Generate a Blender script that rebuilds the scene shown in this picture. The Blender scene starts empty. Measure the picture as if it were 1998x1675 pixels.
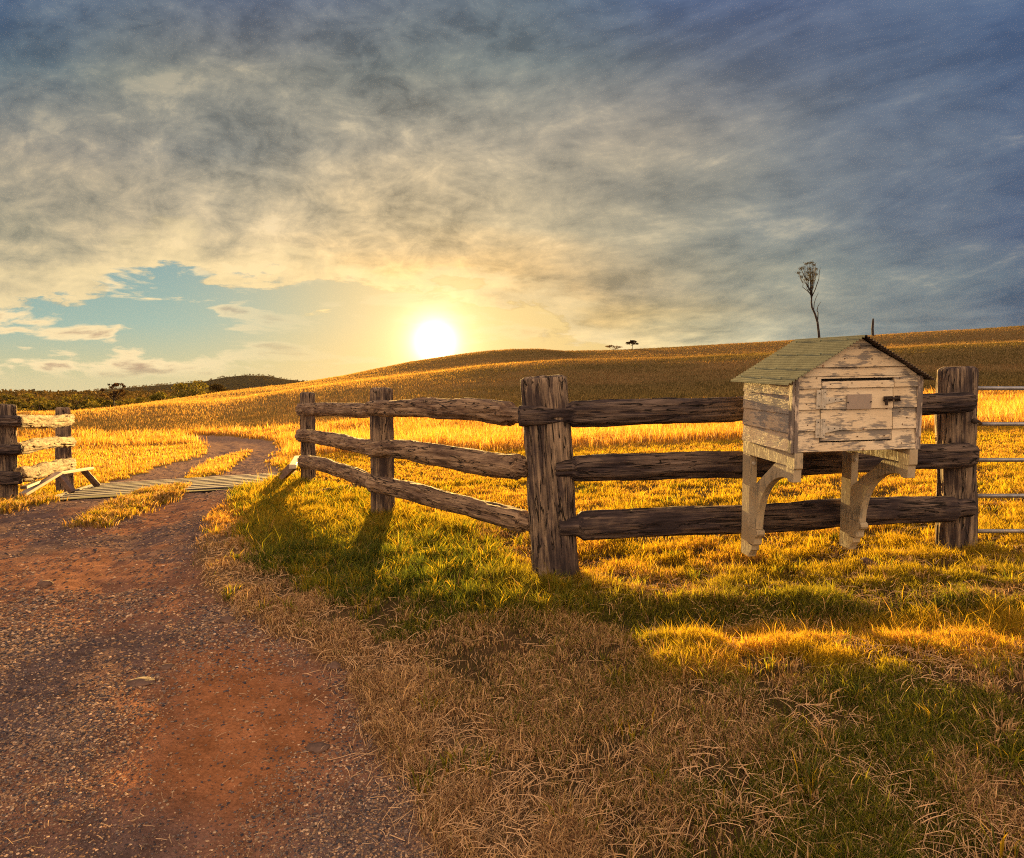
import bpy, bmesh, math, random
import numpy as np
from mathutils import Vector, Matrix
random.seed(7); rng = np.random.default_rng(7)
S = bpy.context.scene; COL = S.collection
R = math.radians
# ------------------------------------------------------------------ camera
F, CX, CY, HOR, H = 1300.0, 999.0, 837.5, 775.0, 1.35
PITCH = math.atan((CY-HOR)/F)
cd = bpy.data.cameras.new('camera'); cam = bpy.data.objects.new('camera', cd); COL.objects.link(cam)
cam.location = (0, 0, H); cam.rotation_euler = (math.pi/2-PITCH, 0, 0)
cd.sensor_fit = 'HORIZONTAL'; cd.sensor_width = 36; cd.lens = 36*F/1998
cd.clip_start = .05; cd.clip_end = 20000
S.camera = cam
S.render.resolution_x, S.render.resolution_y = 1024, 858
# ------------------------------------------------------------------ exposure
S.view_settings.view_transform = 'Standard'; S.view_settings.look = 'None'
S.view_settings.exposure = 2.35; S.view_settings.gamma = 1
EXPO = 2**2.35
S.cycles.use_denoising = False; S.cycles.filter_width = 1.1
S.cycles.max_bounces = 6; S.cycles.diffuse_bounces = 3; S.cycles.transmission_bounces = 4
S.cycles.sample_clamp_indirect = 6
# ------------------------------------------------------------------ sun
SUN_AZ, SUN_EL = math.atan((835-999)/1300), R(6.0)
sdir = Vector((math.sin(SUN_AZ)*math.cos(SUN_EL), math.cos(SUN_AZ)*math.cos(SUN_EL), math.sin(SUN_EL)))
sl = bpy.data.lights.new('sun', 'SUN'); sun = bpy.data.objects.new('sun', sl); COL.objects.link(sun)
sl.energy = 5.0; sl.angle = R(.8); sl.color = (1.0, .60, .17)
sun.rotation_euler = sdir.to_track_quat('Z', 'Y').to_euler()

# ------------------------------------------------------------------ node helpers
def lin(c):
    o = []
    for v in c[:3]:
        v = v/255.0
        o.append(v/12.92 if v <= .04045 else ((v+.055)/1.055)**2.4)
    return tuple(o)+(1.0,)
class NT:
    def __init__(s, nt):
        s.t = nt; nt.nodes.clear()
    def n(s, typ, **kw):
        nd = s.t.nodes.new(typ)
        for k, v in kw.items(): setattr(nd, k, v)
        return nd
    def put(s, sock, v):
        if v is None: return
        if isinstance(v, bpy.types.NodeSocket): s.t.links.new(v, sock)
        else:
            if sock.type == 'RGBA' and len(v) == 3: v = tuple(v)+(1.,)
            sock.default_value = v
    def m(s, op, a, b=None, c=None, clamp=False):
        nd = s.n('ShaderNodeMath', operation=op); nd.use_clamp = clamp
        s.put(nd.inputs[0], a); s.put(nd.inputs[1], b); s.put(nd.inputs[2], c)
        return nd.outputs[0]
    def vm(s, op, a, b=None):
        nd = s.n('ShaderNodeVectorMath', operation=op)
        s.put(nd.inputs[0], a); s.put(nd.inputs[1], b)
        return nd.outputs['Value'] if op in ('DOT_PRODUCT', 'LENGTH') else nd.outputs[0]
    def mr(s, v, a, b, c=0., d=1., mode='SMOOTHSTEP'):
        nd = s.n('ShaderNodeMapRange', interpolation_type=mode)
        for i, q in enumerate((v, a, b, c, d)): s.put(nd.inputs[i], q)
        return nd.outputs[0]
    def mix(s, f, a, b, mode='MIX'):
        nd = s.n('ShaderNodeMix', data_type='RGBA', blend_type=mode)
        s.put(nd.inputs[0], f); s.put(nd.inputs[6], a); s.put(nd.inputs[7], b)
        return nd.outputs[2]
    def noise(s, vec, scale, detail=4, rough=.55, dist=0.):
        nd = s.n('ShaderNodeTexNoise')
        s.put(nd.inputs['Vector'], vec); nd.inputs['Scale'].default_value = scale
        nd.inputs['Detail'].default_value = detail; nd.inputs['Roughness'].default_value = rough
        nd.inputs['Distortion'].default_value = dist
        return nd.outputs[0], nd.outputs[1]
    def ramp(s, fac, stops, interp='LINEAR'):
        nd = s.n('ShaderNodeValToRGB'); cr = nd.color_ramp; cr.interpolation = interp
        while len(cr.elements) < len(stops): cr.elements.new(.5)
        for e, (p, c) in zip(cr.elements, stops):
            e.position = p; e.color = c if len(c) == 4 else tuple(c)+(1.,)
        s.put(nd.inputs[0], fac)
        return nd.outputs[0]
    def comb(s, x, y, z):
        nd = s.n('ShaderNodeCombineXYZ'); s.put(nd.inputs[0], x); s.put(nd.inputs[1], y); s.put(nd.inputs[2], z)
        return nd.outputs[0]
    def sep(s, v):
        nd = s.n('ShaderNodeSeparateXYZ'); s.put(nd.inputs[0], v); return nd.outputs

# ------------------------------------------------------------------ world: evening cloud deck
W = bpy.data.worlds.new('World'); S.world = W; W.use_nodes = True
w = NT(W.node_tree)
tc = w.n('ShaderNodeTexCoord'); d = tc.outputs['Generated']
dx, dy, dz = w.sep(d)
yy = w.m('MAXIMUM', dy, .12)
u = w.m('DIVIDE', dx, yy); v = w.m('DIVIDE', w.m('MAXIMUM', dz, 0.), yy)
# cloud plane coordinates
zz = w.m('ADD', w.m('MAXIMUM', dz, 0.), .10)
px_ = w.m('DIVIDE', dx, zz); py_ = w.m('DIVIDE', dy, zz)
pv = w.comb(px_, py_, 0.)
rot = w.n('ShaderNodeVectorRotate', rotation_type='Z_AXIS'); w.put(rot.inputs['Vector'], pv); rot.inputs['Angle'].default_value = R(-20)
pv2 = w.vm('MULTIPLY', rot.outputs[0], (0.9, 1.0, 1.))
nA, nAc = w.noise(pv2, .9, 6, .55, .3)
nB, nBc = w.noise(pv2, 2.6, 8, .62, .35)
nC, _ = w.noise(w.comb(w.m('MULTIPLY', u, 1.0), w.m('MULTIPLY', v, 1.8), 3.3), 5.0, 9, .68, .4)
nD, _ = w.noise(w.comb(w.m('MULTIPLY', u, 1.0), w.m('MULTIPLY', v, 1.5), 8.1), 15.0, 8, .66, .4)
nE, _ = w.noise(w.comb(u, w.m('MULTIPLY', v, 1.5), 1.7), 2.6, 6, .6, .4)
# warp of the colour field
wu = w.m('MULTIPLY_ADD', w.m('SUBTRACT', nE, .5), .30, u)
wv = w.m('MULTIPLY_ADD', w.m('SUBTRACT', nA, .5), .12, v)
U = w.mr(wu, -1.0, 1.0, 0, 1, 'LINEAR')
xs = [0, 250, 500, 750, 1000, 1250, 1500, 1750, 1998]
rows = [
 (0,   [(70,95,135),(98,112,128),(88,102,130),(102,113,128),(105,120,132),(80,102,142),(88,100,130),(78,95,124),(74,93,126)]),
 (150, [(85,108,128),(118,126,124),(142,140,132),(120,127,126),(112,124,128),(112,118,126),(96,106,126),(88,102,124),(80,97,126)]),
 (300, [(142,140,132),(152,146,136),(138,142,138),(162,154,138),(160,155,142),(146,140,130),(122,126,128),(92,105,124),(76,92,120)]),
 (450, [(172,164,140),(190,175,148),(188,176,150),(212,188,146),(186,174,146),(146,142,126),(126,132,130),(96,108,124),(68,84,114)]),
 (545, [(196,182,150),(205,190,152),(210,190,148),(240,198,130),(222,186,130),(170,158,132),(132,138,130),(104,116,124),(76,92,115)]),
 (620, [(196,186,154),(205,192,156),(215,195,150),(252,214,130),(236,194,124),(192,172,128),(142,144,132),(116,124,126),(92,104,122)]),
 (700, [(200,196,160),(205,200,160),(222,204,154),(252,218,140),(238,208,148),(202,190,150),(164,166,150),(146,152,148),(124,136,146)]),
]
def rowramp(cols):
    st = []
    for x, c in zip(xs, cols):
        uu = (x-999)/1300.0
        st.append(((uu+1)/2, lin(c)))
    return w.ramp(U, st, 'B_SPLINE')
def vof(y): return (775-y)/1300.0
cur = rowramp(rows[-1][1])
for i in range(len(rows)-2, -1, -1):
    f = w.mr(wv, vof(rows[i+1][0]), vof(rows[i][0]), 0, 1, 'LINEAR')
    cur = w.mix(f, cur, rowramp(rows[i][1]))
# detail: lit edges warm, thick parts blue-grey
sx_ = w.comb(w.m('MULTIPLY', w.m('ADD', w.m('MULTIPLY', u, .97), w.m('MULTIPLY', v, .24)), 1.3), w.m('MULTIPLY', w.m('SUBTRACT', w.m('MULTIPLY', v, .97), w.m('MULTIPLY', u, .24)), 5.0), 4.4)
nS, _ = w.noise(sx_, 1.9, 9, .64, .4)
lf_ = w.mr(u, .35, -.2, .25, .85)
rag = w.m('ADD', w.m('MULTIPLY', nC, .45), w.m('MULTIPLY', nD, .55))
det = w.m('ADD', w.m('MULTIPLY', rag, lf_), w.m('MULTIPLY', nS, w.m('SUBTRACT', 1., lf_)))
det = w.m('ADD', w.m('MULTIPLY', det, .76), w.m('MULTIPLY', nB, .24))
sunpos = Vector(((850-999)/1300, 1, (775-668)/1300)).normalized()
cosang = w.vm('DOT_PRODUCT', d, tuple(sunpos))
ang = w.m('ARCCOSINE', w.m('MINIMUM', cosang, 1.0))
near_sun = w.mr(ang, .75, .1, .35, 1.)
dd = w.mr(det, .42, .58, -1., 1., 'LINEAR')
amp = w.m('MULTIPLY', dd, w.mr(near_sun, 0., 1., .20, .44, 'LINEAR'))
bright = w.m('ADD', amp, 1.0)
tint = w.mix(w.mr(dd, -1., 1., 0, 1, 'LINEAR'), (.90, .99, 1.10, 1), (1.07, 1.01, .91, 1))
ur = w.mr(u, -.2, .6, 1.06, 1.24)
clouds = w.mix(1., cur, tint, 'MULTIPLY')
clouds = w.mix(1., clouds, w.comb(w.m('MULTIPLY', ur, 1.03), ur, w.m('MULTIPLY', ur, .95)), 'MULTIPLY')
clouds = w.mix(1., clouds, w.comb(bright, bright, bright), 'MULTIPLY')
hl = w.m('MULTIPLY', w.mr(det, .53, .62), w.mr(near_sun, .35, 1., .16, .42, 'LINEAR'))
clouds = w.mix(w.m('MULTIPLY', hl, w.mr(v, .62, .25, .25, 1.)), clouds, lin((246,224,184)))
# clear patch low on the left
sky = w.n('ShaderNodeTexSky', sky_type='NISHITA'); sky.sun_disc = False
sky.sun_elevation = SUN_EL; sky.sun_rotation = SUN_AZ; sky.air_density = 1.2; sky.dust_density = 1.5
clear = w.ramp(w.mr(v, 0., .22, 0, 1, 'LINEAR'), [(0., lin((236,220,170))), (.22, lin((214,212,168))), (.5, lin((172,200,184))), (1., lin((140,178,180)))])
clear = w.mix(w.mr(u, -.55, -.05, 0, .9), clear, lin((250,214,140)))
nsky = w.n('ShaderNodeVectorMath', operation='SCALE'); w.put(nsky.inputs[0], sky.outputs[0]); nsky.inputs['Scale'].default_value = .004
clear = w.mix(1., w.mix(1., clear, (.80, .82, .84, 1), 'MULTIPLY'), nsky.outputs[0], 'ADD')
edge = w.n('ShaderNodeFloatCurve')
cm = edge.mapping.curves[0]
pts = [(-1.0, .15), (-.77, .135), (-.66, .15), (-.58, .185), (-.52, .20), (-.48, .195), (-.44, .165), (-.33, .168), (-.25, .16), (-.15, .142), (-.05, .138), (.03, .12), (.12, .085), (.2, .03), (.3, .0), (1., 0.)]
cm.points[0].location = ((pts[0][0]+1)/2, pts[0][1]); cm.points[1].location = (1., 0.)
for a_, b_ in pts[1:-1]: cm.points.new((a_+1)/2, b_)
edge.mapping.update()
w.put(edge.inputs['Value'], w.mr(u, -1., 1., 0, 1, 'LINEAR'))
nW, _ = w.noise(w.comb(u, w.m('MULTIPLY', v, 3.4), 5.5), 6.5, 9, .60, .35)
nW2, _ = w.noise(w.comb(u, w.m('MULTIPLY', v, 2.6), 2.5), 26., 6, .6, .3)
wn = w.m('ADD', w.m('MULTIPLY', w.m('SUBTRACT', nW, .5), .20), w.m('MULTIPLY', w.m('SUBTRACT', nW2, .5), .035))
dedge = w.m('SUBTRACT', w.m('ADD', v, wn), edge.outputs[0])          # >0 : cloud
cmask = w.mr(dedge, -.004, .012)
rim = w.m('MULTIPLY', w.mr(dedge, 0., .010), w.mr(dedge, .075, .012))
clouds = w.mix(w.m('MULTIPLY', rim, .55), clouds, lin((255,228,172)))
# loose wisps inside the clear patch
nV, _ = w.noise(w.comb(u, w.m('MULTIPLY', v, 4.2), 9.5), 5.2, 8, .58, .3)
wis = w.m('MULTIPLY', w.mr(nV, .515, .58), w.mr(u, -.30, -.55, .25, 1.))
wcol = w.mix(w.mr(nV, .58, .68), lin((250,226,176)), lin((186,158,130)))
low = w.mix(w.m('MULTIPLY', wis, w.mr(v, .02, .05)), clear, wcol)
skyc = w.mix(cmask, low, clouds)
# sun and its aureole
def glow(c, k, col):
    g = w.m('MULTIPLY', w.m('EXPONENT', w.m('MULTIPLY', ang, -1./c)), k)
    nd = w.n('ShaderNodeVectorMath', operation='SCALE'); nd.inputs[0].default_value = col; w.put(nd.inputs['Scale'], g); return nd.outputs[0]
disc = w.m('MULTIPLY', w.m('EXPONENT', w.m('DIVIDE', ang, -.011)), 12.)
dn = w.n('ShaderNodeVectorMath', operation='SCALE'); dn.inputs[0].default_value = (1., .86, .55); w.put(dn.inputs['Scale'], disc)
for g in (glow(.032, 1.3, (1., .80, .42)), glow(.10, .42, (1., .58, .22)), glow(.25, .045, (1., .60, .2)), dn.outputs[0]):
    skyc = w.mix(1., skyc, g, 'ADD')
# the sky behind the viewer: unseen, made bright and warm as added fill light
back = w.mix(w.mr(nA, .35, .65), (1.5, 1.12, .80, 1), (2.15, 1.52, 1.05, 1))
bf = w.m('MULTIPLY', w.mr(dy, .25, -.35), w.mr(dz, -.1, .1))
skyc = w.mix(bf, skyc, back)
zen = w.m('MULTIPLY', w.mr(dz, .55, .8), w.mr(dy, -.3, .2, 0., 1.))
skyc = w.mix(zen, skyc, (.34, .36, .42, 1))
skyc = w.mix(w.mr(dz, -.01, -.06), skyc, (.20, .13, .07, 1))
bg = w.n('ShaderNodeBackground'); w.put(bg.inputs[0], skyc); bg.inputs[1].default_value = 1./EXPO
wo = w.n('ShaderNodeOutputWorld'); w.t.links.new(bg.outputs[0], wo.inputs[0])

# ------------------------------------------------------------------ numpy noise
_T = rng.random(4096)
def _h(ix, iy, s): return _T[((ix*73856093) ^ (iy*19349663) ^ (s*83492791)) & 4095]
def vn(x, y, s=0):
    xi = np.floor(x).astype(np.int64); yi = np.floor(y).astype(np.int64)
    fx = x-xi; fy = y-yi; fx = fx*fx*(3-2*fx); fy = fy*fy*(3-2*fy)
    return (_h(xi, yi, s)*(1-fx)+_h(xi+1, yi, s)*fx)*(1-fy)+(_h(xi, yi+1, s)*(1-fx)+_h(xi+1, yi+1, s)*fx)*fy
def fbm(x, y, o=4, s=0):
    r = 0; a = .5; t = 0
    for i in range(o):
        r = r+a*vn(x*2**i+i*17.3, y*2**i-i*9.1, s+i); t += a; a *= .5
    return r/t
def ss(x, a, b):
    t = np.clip((x-a)/(b-a), 0, 1); return t*t*(3-2*t)

# ------------------------------------------------------------------ terrain
CREST = ([-700,0,140,220,330,450,575,675,800,900,950,1000,1050,1100,1200,1300,1400,1500,1600,1700,1800,1900,1998,2700],
         [812,808,805,797,781,764,750,733,707,692,686,682.5,682,686,684.5,679.5,673.5,668,661.5,655.5,649,643.5,637,600])
RIDGE = ([-700,140,330,450,575,675,800,950,1100,1300,1998,2700],[813,807,787,780,761,747,733,714,704,700,668,640])
def nearz(x, y):
    xc = np.clip(x, -22, 26); dl = np.maximum(-(xc+5), 0)
    z = .02*xc + .03*np.log1p(np.exp(np.clip((xc-.5)*3, -30, 60)))/3
    # the verge drops towards the viewer in a low bank, with a shallow ditch on the right
    yq = y/np.clip(1-.035*np.maximum(x, 0), .6, 1)
    yq = np.maximum(yq, .9)
    br = np.interp(yq, [.9, 2., 3.0, 3.3, 3.7, 3.88, 4.12, 4.4], [-.36, -.200, -.055, -.012, -.010, -.10, -.085, 0.])
    dlv = np.maximum(4.45-yq, 0); bl = -.118*dlv*ss(dlv, 0, .5)*(1-.85*ss(-x, .7, 1.9))
    tr_ = ss(x, .35, .85); z = z+(br*tr_+bl*(1-tr_))*(1-ss(np.abs(x), 9, 12))*ss(y, -30, -10)
    return z - .4*(1-np.exp(-dl*.35))*ss(y, 9, 12.5)
def terrain(x, y):
    x = np.asarray(x, float); y = np.asarray(y, float)
    ys = np.maximum(y, 4.0); pu = CX+F*x/ys
    pu = np.clip(pu, -700, 2700)
    yc = np.interp(pu, *CREST); yr = np.interp(pu, *RIDGE)
    Y2 = np.interp(pu, [-700,140,330,500,700,900,2700],[60,60,85,110,130,150,150])
    Y1 = np.interp(pu, [-700,140,330,500,700,950,2700],[46,46,56,66,76,86,86])
    Y0 = np.interp(pu, [-700,450,900,2700],[34,32,24,24])
    z0 = nearz(x*Y0/ys*np.where(y > Y0, 1, 0)+x*np.where(y > Y0, 0, 1), Y0)
    z1 = H+(HOR-yr)/F*Y1; z2 = H+(HOR-yc)/F*Y2
    e1 = (z1-H)/Y1; e2 = (z2-H)/Y2
    def herm(Y, a, b, za, zb, ma, mb):
        L = b-a; t = np.clip((Y-a)/L, 0, 1)
        return (2*t**3-3*t**2+1)*za+(t**3-2*t**2+t)*L*ma+(-2*t**3+3*t**2)*zb+(t**3-t**2)*L*mb
    mr1 = e1-.012
    zz = np.where(y < Y1, herm(y, Y0, Y1, z0, z1, .01, mr1), herm(y, Y1, Y2, z1, z2, mr1, e2-.004))
    fall = z2 - np.maximum(y-Y2, 0)*(.004) - (1-np.exp(-(np.maximum(y-Y2, 0)/60)**1.5))*(np.maximum(z2+12, 0))
    zz = np.where(y > Y2, fall, zz)
    # far valley, rising woods and the hill
    hy = np.interp(pu, [-700,0,120,200,300,400,440,480,520,560,600,640,700,900,2700],[772,772,768,757,749,741,733,729,730,737,741,744,752,765,770])
    hz = H+(HOR-hy)/F*2200-7
    far = -12+10*ss(y, 350, 1100)+np.maximum(hz+2, 0)*ss(y, 1300, 2200)*(1-ss(y, 2300, 3600))
    far = far + 3.0*(fbm(x/160., y/160., 3, 5)-.5)*ss(y, 200, 500)
    zz = zz*(1-ss(y, 190, 330))+far*ss(y, 190, 330)
    z = np.where(y <= Y0, nearz(x, y), zz)
    return z
# pixel helpers
cp, sp_ = math.cos(PITCH), math.sin(PITCH)
def ray(px, py):
    a = (px-CX)/F; b = -(py-CY)/F
    return np.array([a, cp+b*sp_, -sp_+b*cp])
def P(px, py, Y):
    r = ray(px, py); t = Y/r[1]; return Vector((r[0]*t, Y, H+r[2]*t))
def G(px, py):
    r = ray(px, py); r = r/r[1]
    Y = np.concatenate([np.arange(1, 40, .02), np.arange(40, 3000, .5)])
    g = terrain(r[0]*Y, Y); z = H+r[2]*Y
    k = int(np.argmax(z <= g)) if (z <= g).any() else len(Y)-1
    return Vector((r[0]*Y[k], Y[k], float(g[k])))
def GXY(pts): return [tuple(G(*p)[:2]) for p in pts]
def polydist(x, y, poly):
    """signed distance, positive inside"""
    d2 = np.full(x.shape, 1e9); ins = np.zeros(x.shape, bool); n = len(poly)
    for i in range(n):
        ax, ay = poly[i]; bx, by = poly[(i+1) % n]
        ex, ey = bx-ax, by-ay; L = ex*ex+ey*ey+1e-12
        t = np.clip(((x-ax)*ex+(y-ay)*ey)/L, 0, 1)
        d2 = np.minimum(d2, (x-ax-t*ex)**2+(y-ay-t*ey)**2)
        c = (ay > y) != (by > y)
        with np.errstate(divide='ignore', invalid='ignore'):
            xi = ax+(y-ay)*ex/(ey if ey != 0 else 1e-9)
        ins ^= (c & (x < xi))
    dd = np.sqrt(d2); return np.where(ins, dd, -dd)
road_edge = GXY([(905,1674),(820,1560),(770,1480),(715,1400),(665,1300),(575,1245),(480,1195),(405,1135),(388,1080),(420,1010),(455,962),(545,938),(548,921),(534,902),(552,872),(527,858),(450,851),(250,844)])
road_far = GXY([(120,843.5),(120,846),(250,847),(350,853),(398,865),(405,877),(375,895),(312,912),(225,937),(150,957)])
ROAD = [(.9, -12), (.45, 0), (.1, 1.5)]+road_edge+road_far+[(-8.0, 12.2), (-7.6, 10.0), (-8.6, 9.0), (-12, 8.6), (-30, 8), (-30, -12)]
MED1 = GXY([(362,934),(395,908),(440,890),(487,878),(478,892),(452,908),(430,924),(372,935)])
MED2 = GXY([(140,1024),(215,982),(290,958),(368,946),(352,962),(300,982),(260,1002),(200,1026)])
LEFTG = GXY([(-150,1010),(0,1000),(60,988),(112,974),(60,962),(-150,962)])
RED = GXY([(250,1500),(420,1570),(560,1535),(680,1420),(650,1320),(540,1265),(430,1235),(330,1290),(260,1400)])
GREEN = GXY([(455,955),(560,928),(700,965),(900,1035),(1040,1110),(1130,1150),(1120,1205),(1000,1190),(800,1165),(640,1180),(540,1130),(470,1050)])
SHADE_BAND = GXY([(1110,1168),(1300,1172),(1700,1178),(2300,1180),(2300,1222),(1700,1228),(1480,1226),(1250,1218),(1150,1200)])  # shadow strip right of the main post, put into the turf as darker green
def fields(x, y):
    wob = .16*(fbm(x*3, y*3, 4, 11)-.5)*np.clip(y/6., .6, 3)
    rd = polydist(x, y, ROAD)+wob*2
    m1 = polydist(x, y, MED1)+wob; m2 = polydist(x, y, MED2)+wob*1.2; lg = polydist(x, y, LEFTG)+wob
    road = ss(rd, -.06, .08)*(1-ss(np.maximum(np.maximum(m1, m2), lg), -.05, .06))
    road = road*(y < 60)
    red = ss(polydist(x, y, RED)+(fbm(x*2.2, y*2.2, 4, 21)-.5)*.9, -.40, .45)
    red = np.maximum(red*.9, .4*ss(fbm(x*.9, y*.9, 4, 23), .52, .66))
    green = ss(polydist(x, y, GREEN)+(fbm(x*2, y*2, 3, 31)-.5)*.8, -.15, .35)
    green = np.maximum(green, .75*ss(polydist(x, y, SHADE_BAND)+(fbm(x*2, y*2, 3, 33)-.5)*.5, -.12, .2))
    straw = np.exp(-((rd+.14)/.20)**2)*(y < 9)
    return rd, road, red, green, straw
def micro(x, y, rd, road):
    a = ss(-y, -60, -25)
    lumps = .05*(fbm(x*1.3, y*1.3, 4, 41)-.5)+.022*(fbm(x*7, y*7, 3, 43)-.5)*(1-road)
    ruts = np.exp(-((rd-.75)/.22)**2)+np.exp(-((rd-2.25)/.25)**2)
    rr = -.045*ruts+.05*(fbm(x*1.1+3, y*.6, 4, 45)-.5)+.014*(fbm(x*9, y*9, 3, 47)-.5)
    hill = 1.0*(fbm(x*.06, y*.10, 4, 49)-.5)*ss(y, 34, 60)*(1-ss(y, 100, 130))*.5
    return a*(lumps*(1-road)+(rr-.035)*road)+hill*0.5
def ground_z(x, y, fl=None):
    if fl is None: fl = fields(x, y)
    return terrain(x, y)+micro(x, y, fl[0], fl[1])

# ------------------------------------------------------------------ mesh helpers
def mesh_np(name, verts, faces_idx, face_sizes, mat=None, parent=None, col=None, smooth=False, uv=None):
    me = bpy.data.meshes.new(name)
    nv = len(verts); me.vertices.add(nv); me.vertices.foreach_set('co', np.asarray(verts, np.float32).ravel())
    fi = np.asarray(faces_idx, np.int32).ravel(); me.loops.add(len(fi)); me.loops.foreach_set('vertex_index', fi)
    fs = np.asarray(face_sizes, np.int32); me.polygons.add(len(fs))
    st = np.zeros(len(fs), np.int32); st[1:] = np.cumsum(fs)[:-1]
    me.polygons.foreach_set('loop_start', st)
    try: me.polygons.foreach_set('loop_total', fs)
    except Exception: pass
    me.polygons.foreach_set('use_smooth', np.full(len(fs), bool(smooth)))
    if col is not None:
        a = me.attributes.new('col', 'FLOAT_COLOR', 'POINT')
        c = np.ones((nv, 4), np.float32); c[:, :col.shape[1]] = col; a.data.foreach_set('color', c.ravel())
    me.update(calc_edges=True)
    if mat: me.materials.append(mat)
    o = bpy.data.objects.new(name, me); COL.objects.link(o)
    if parent: o.parent = parent
    return o
def tag(o, label=None, cat=None, group=None, kind=None):
    if label: o['label'] = label
    if cat: o['category'] = cat
    if group: o['group'] = group
    if kind: o['kind'] = kind
    return o
def empty(name, loc, label=None, cat=None, group=None, rot=(0, 0, 0)):
    o = bpy.data.objects.new(name, None); COL.objects.link(o); o.location = loc; o.rotation_euler = rot
    o.empty_display_size = .1
    return tag(o, label, cat, group)
def frame(p0, p1, up=Vector((0, 0, 1))):
    x = (p1-p0).normalized(); z = (up-x*up.dot(x))
    if z.length < 1e-4: z = Vector((0, -1, 0))
    z.normalize(); y = z.cross(x)
    M = Matrix((x, y, z)).transposed().to_4x4(); M.translation = p0
    return M
def setw(o, M, parent):
    bpy_p = parent
    if bpy_p:
        o.parent = bpy_p
        pm = Matrix.LocRotScale(bpy_p.location, bpy_p.rotation_euler, None)
        if bpy_p.parent:
            pm = Matrix.LocRotScale(bpy_p.parent.location, bpy_p.parent.rotation_euler, None) @ pm
        o.matrix_local = pm.inverted() @ M
    else: o.matrix_local = M
    return o
class MB:
    def __init__(s): s.v = []; s.f = []
    def add(s, vs, fs):
        b = len(s.v); s.v += [tuple(q) for q in vs]; s.f += [tuple(i+b for i in f) for f in fs]
    def box(s, c, h, M=None, taper=None):
        vs = [Vector((c[0]+h[0]*i, c[1]+h[1]*j, c[2]+h[2]*k)) for i in (-1, 1) for j in (-1, 1) for k in (-1, 1)]
        if M is not None: vs = [M @ q for q in vs]
        s.add(vs, [(0,1,3,2),(4,6,7,5),(0,4,5,1),(2,3,7,6),(0,2,6,4),(1,5,7,3)])
    def tube(s, pts, rad, n=8):
        pts = [Vector(p) for p in pts]; rr = rad if isinstance(rad, (list, tuple)) else [rad]*len(pts)
        vs = []; fs = []
        for i, p in enumerate(pts):
            t = (pts[min(i+1, len(pts)-1)]-pts[max(i-1, 0)]).normalized()
            a = t.orthogonal().normalized() if i == 0 else (a-t*a.dot(t)).normalized()
            b = t.cross(a)
            for k in range(n):
                q = 2*math.pi*k/n; vs.append(p+(a*math.cos(q)+b*math.sin(q))*rr[i])
        for i in range(len(pts)-1):
            for k in range(n):
                fs.append((i*n+k, i*n+(k+1) % n, (i+1)*n+(k+1) % n, (i+1)*n+k))
        fs.append(tuple(range(n))[::-1]); fs.append(tuple((len(pts)-1)*n+k for k in range(n)))
        s.add(vs, fs)
    def prism(s, poly, axis_vec, origin=(0, 0, 0), ax=None):
        """poly: list of 3D points, extruded by axis_vec"""
        n = len(poly); a = [Vector(p) for p in poly]; b = [p+Vector(axis_vec) for p in a]
        s.add(a+b, [tuple(range(n))[::-1], tuple(range(n, 2*n))]+[(i, (i+1) % n, n+(i+1) % n, n+i) for i in range(n)])
    def build(s, name, mat, parent=None, smooth=False, bevel=0):
        me = bpy.data.meshes.new(name); me.from_pydata(s.v, [], s.f); me.update()
        bm = bmesh.new(); bm.from_mesh(me)
        bmesh.ops.recalc_face_normals(bm, faces=bm.faces)
        if bevel: bmesh.ops.bevel(bm, geom=list(bm.edges), offset=bevel, segments=1, affect='EDGES', clamp_overlap=True)
        bm.to_mesh(me); bm.free()
        if smooth: me.polygons.foreach_set('use_smooth', [True]*len(me.polygons))
        me.materials.append(mat)
        o = bpy.data.objects.new(name, me); COL.objects.link(o)
        if parent: o.parent = parent
        return o

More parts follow.
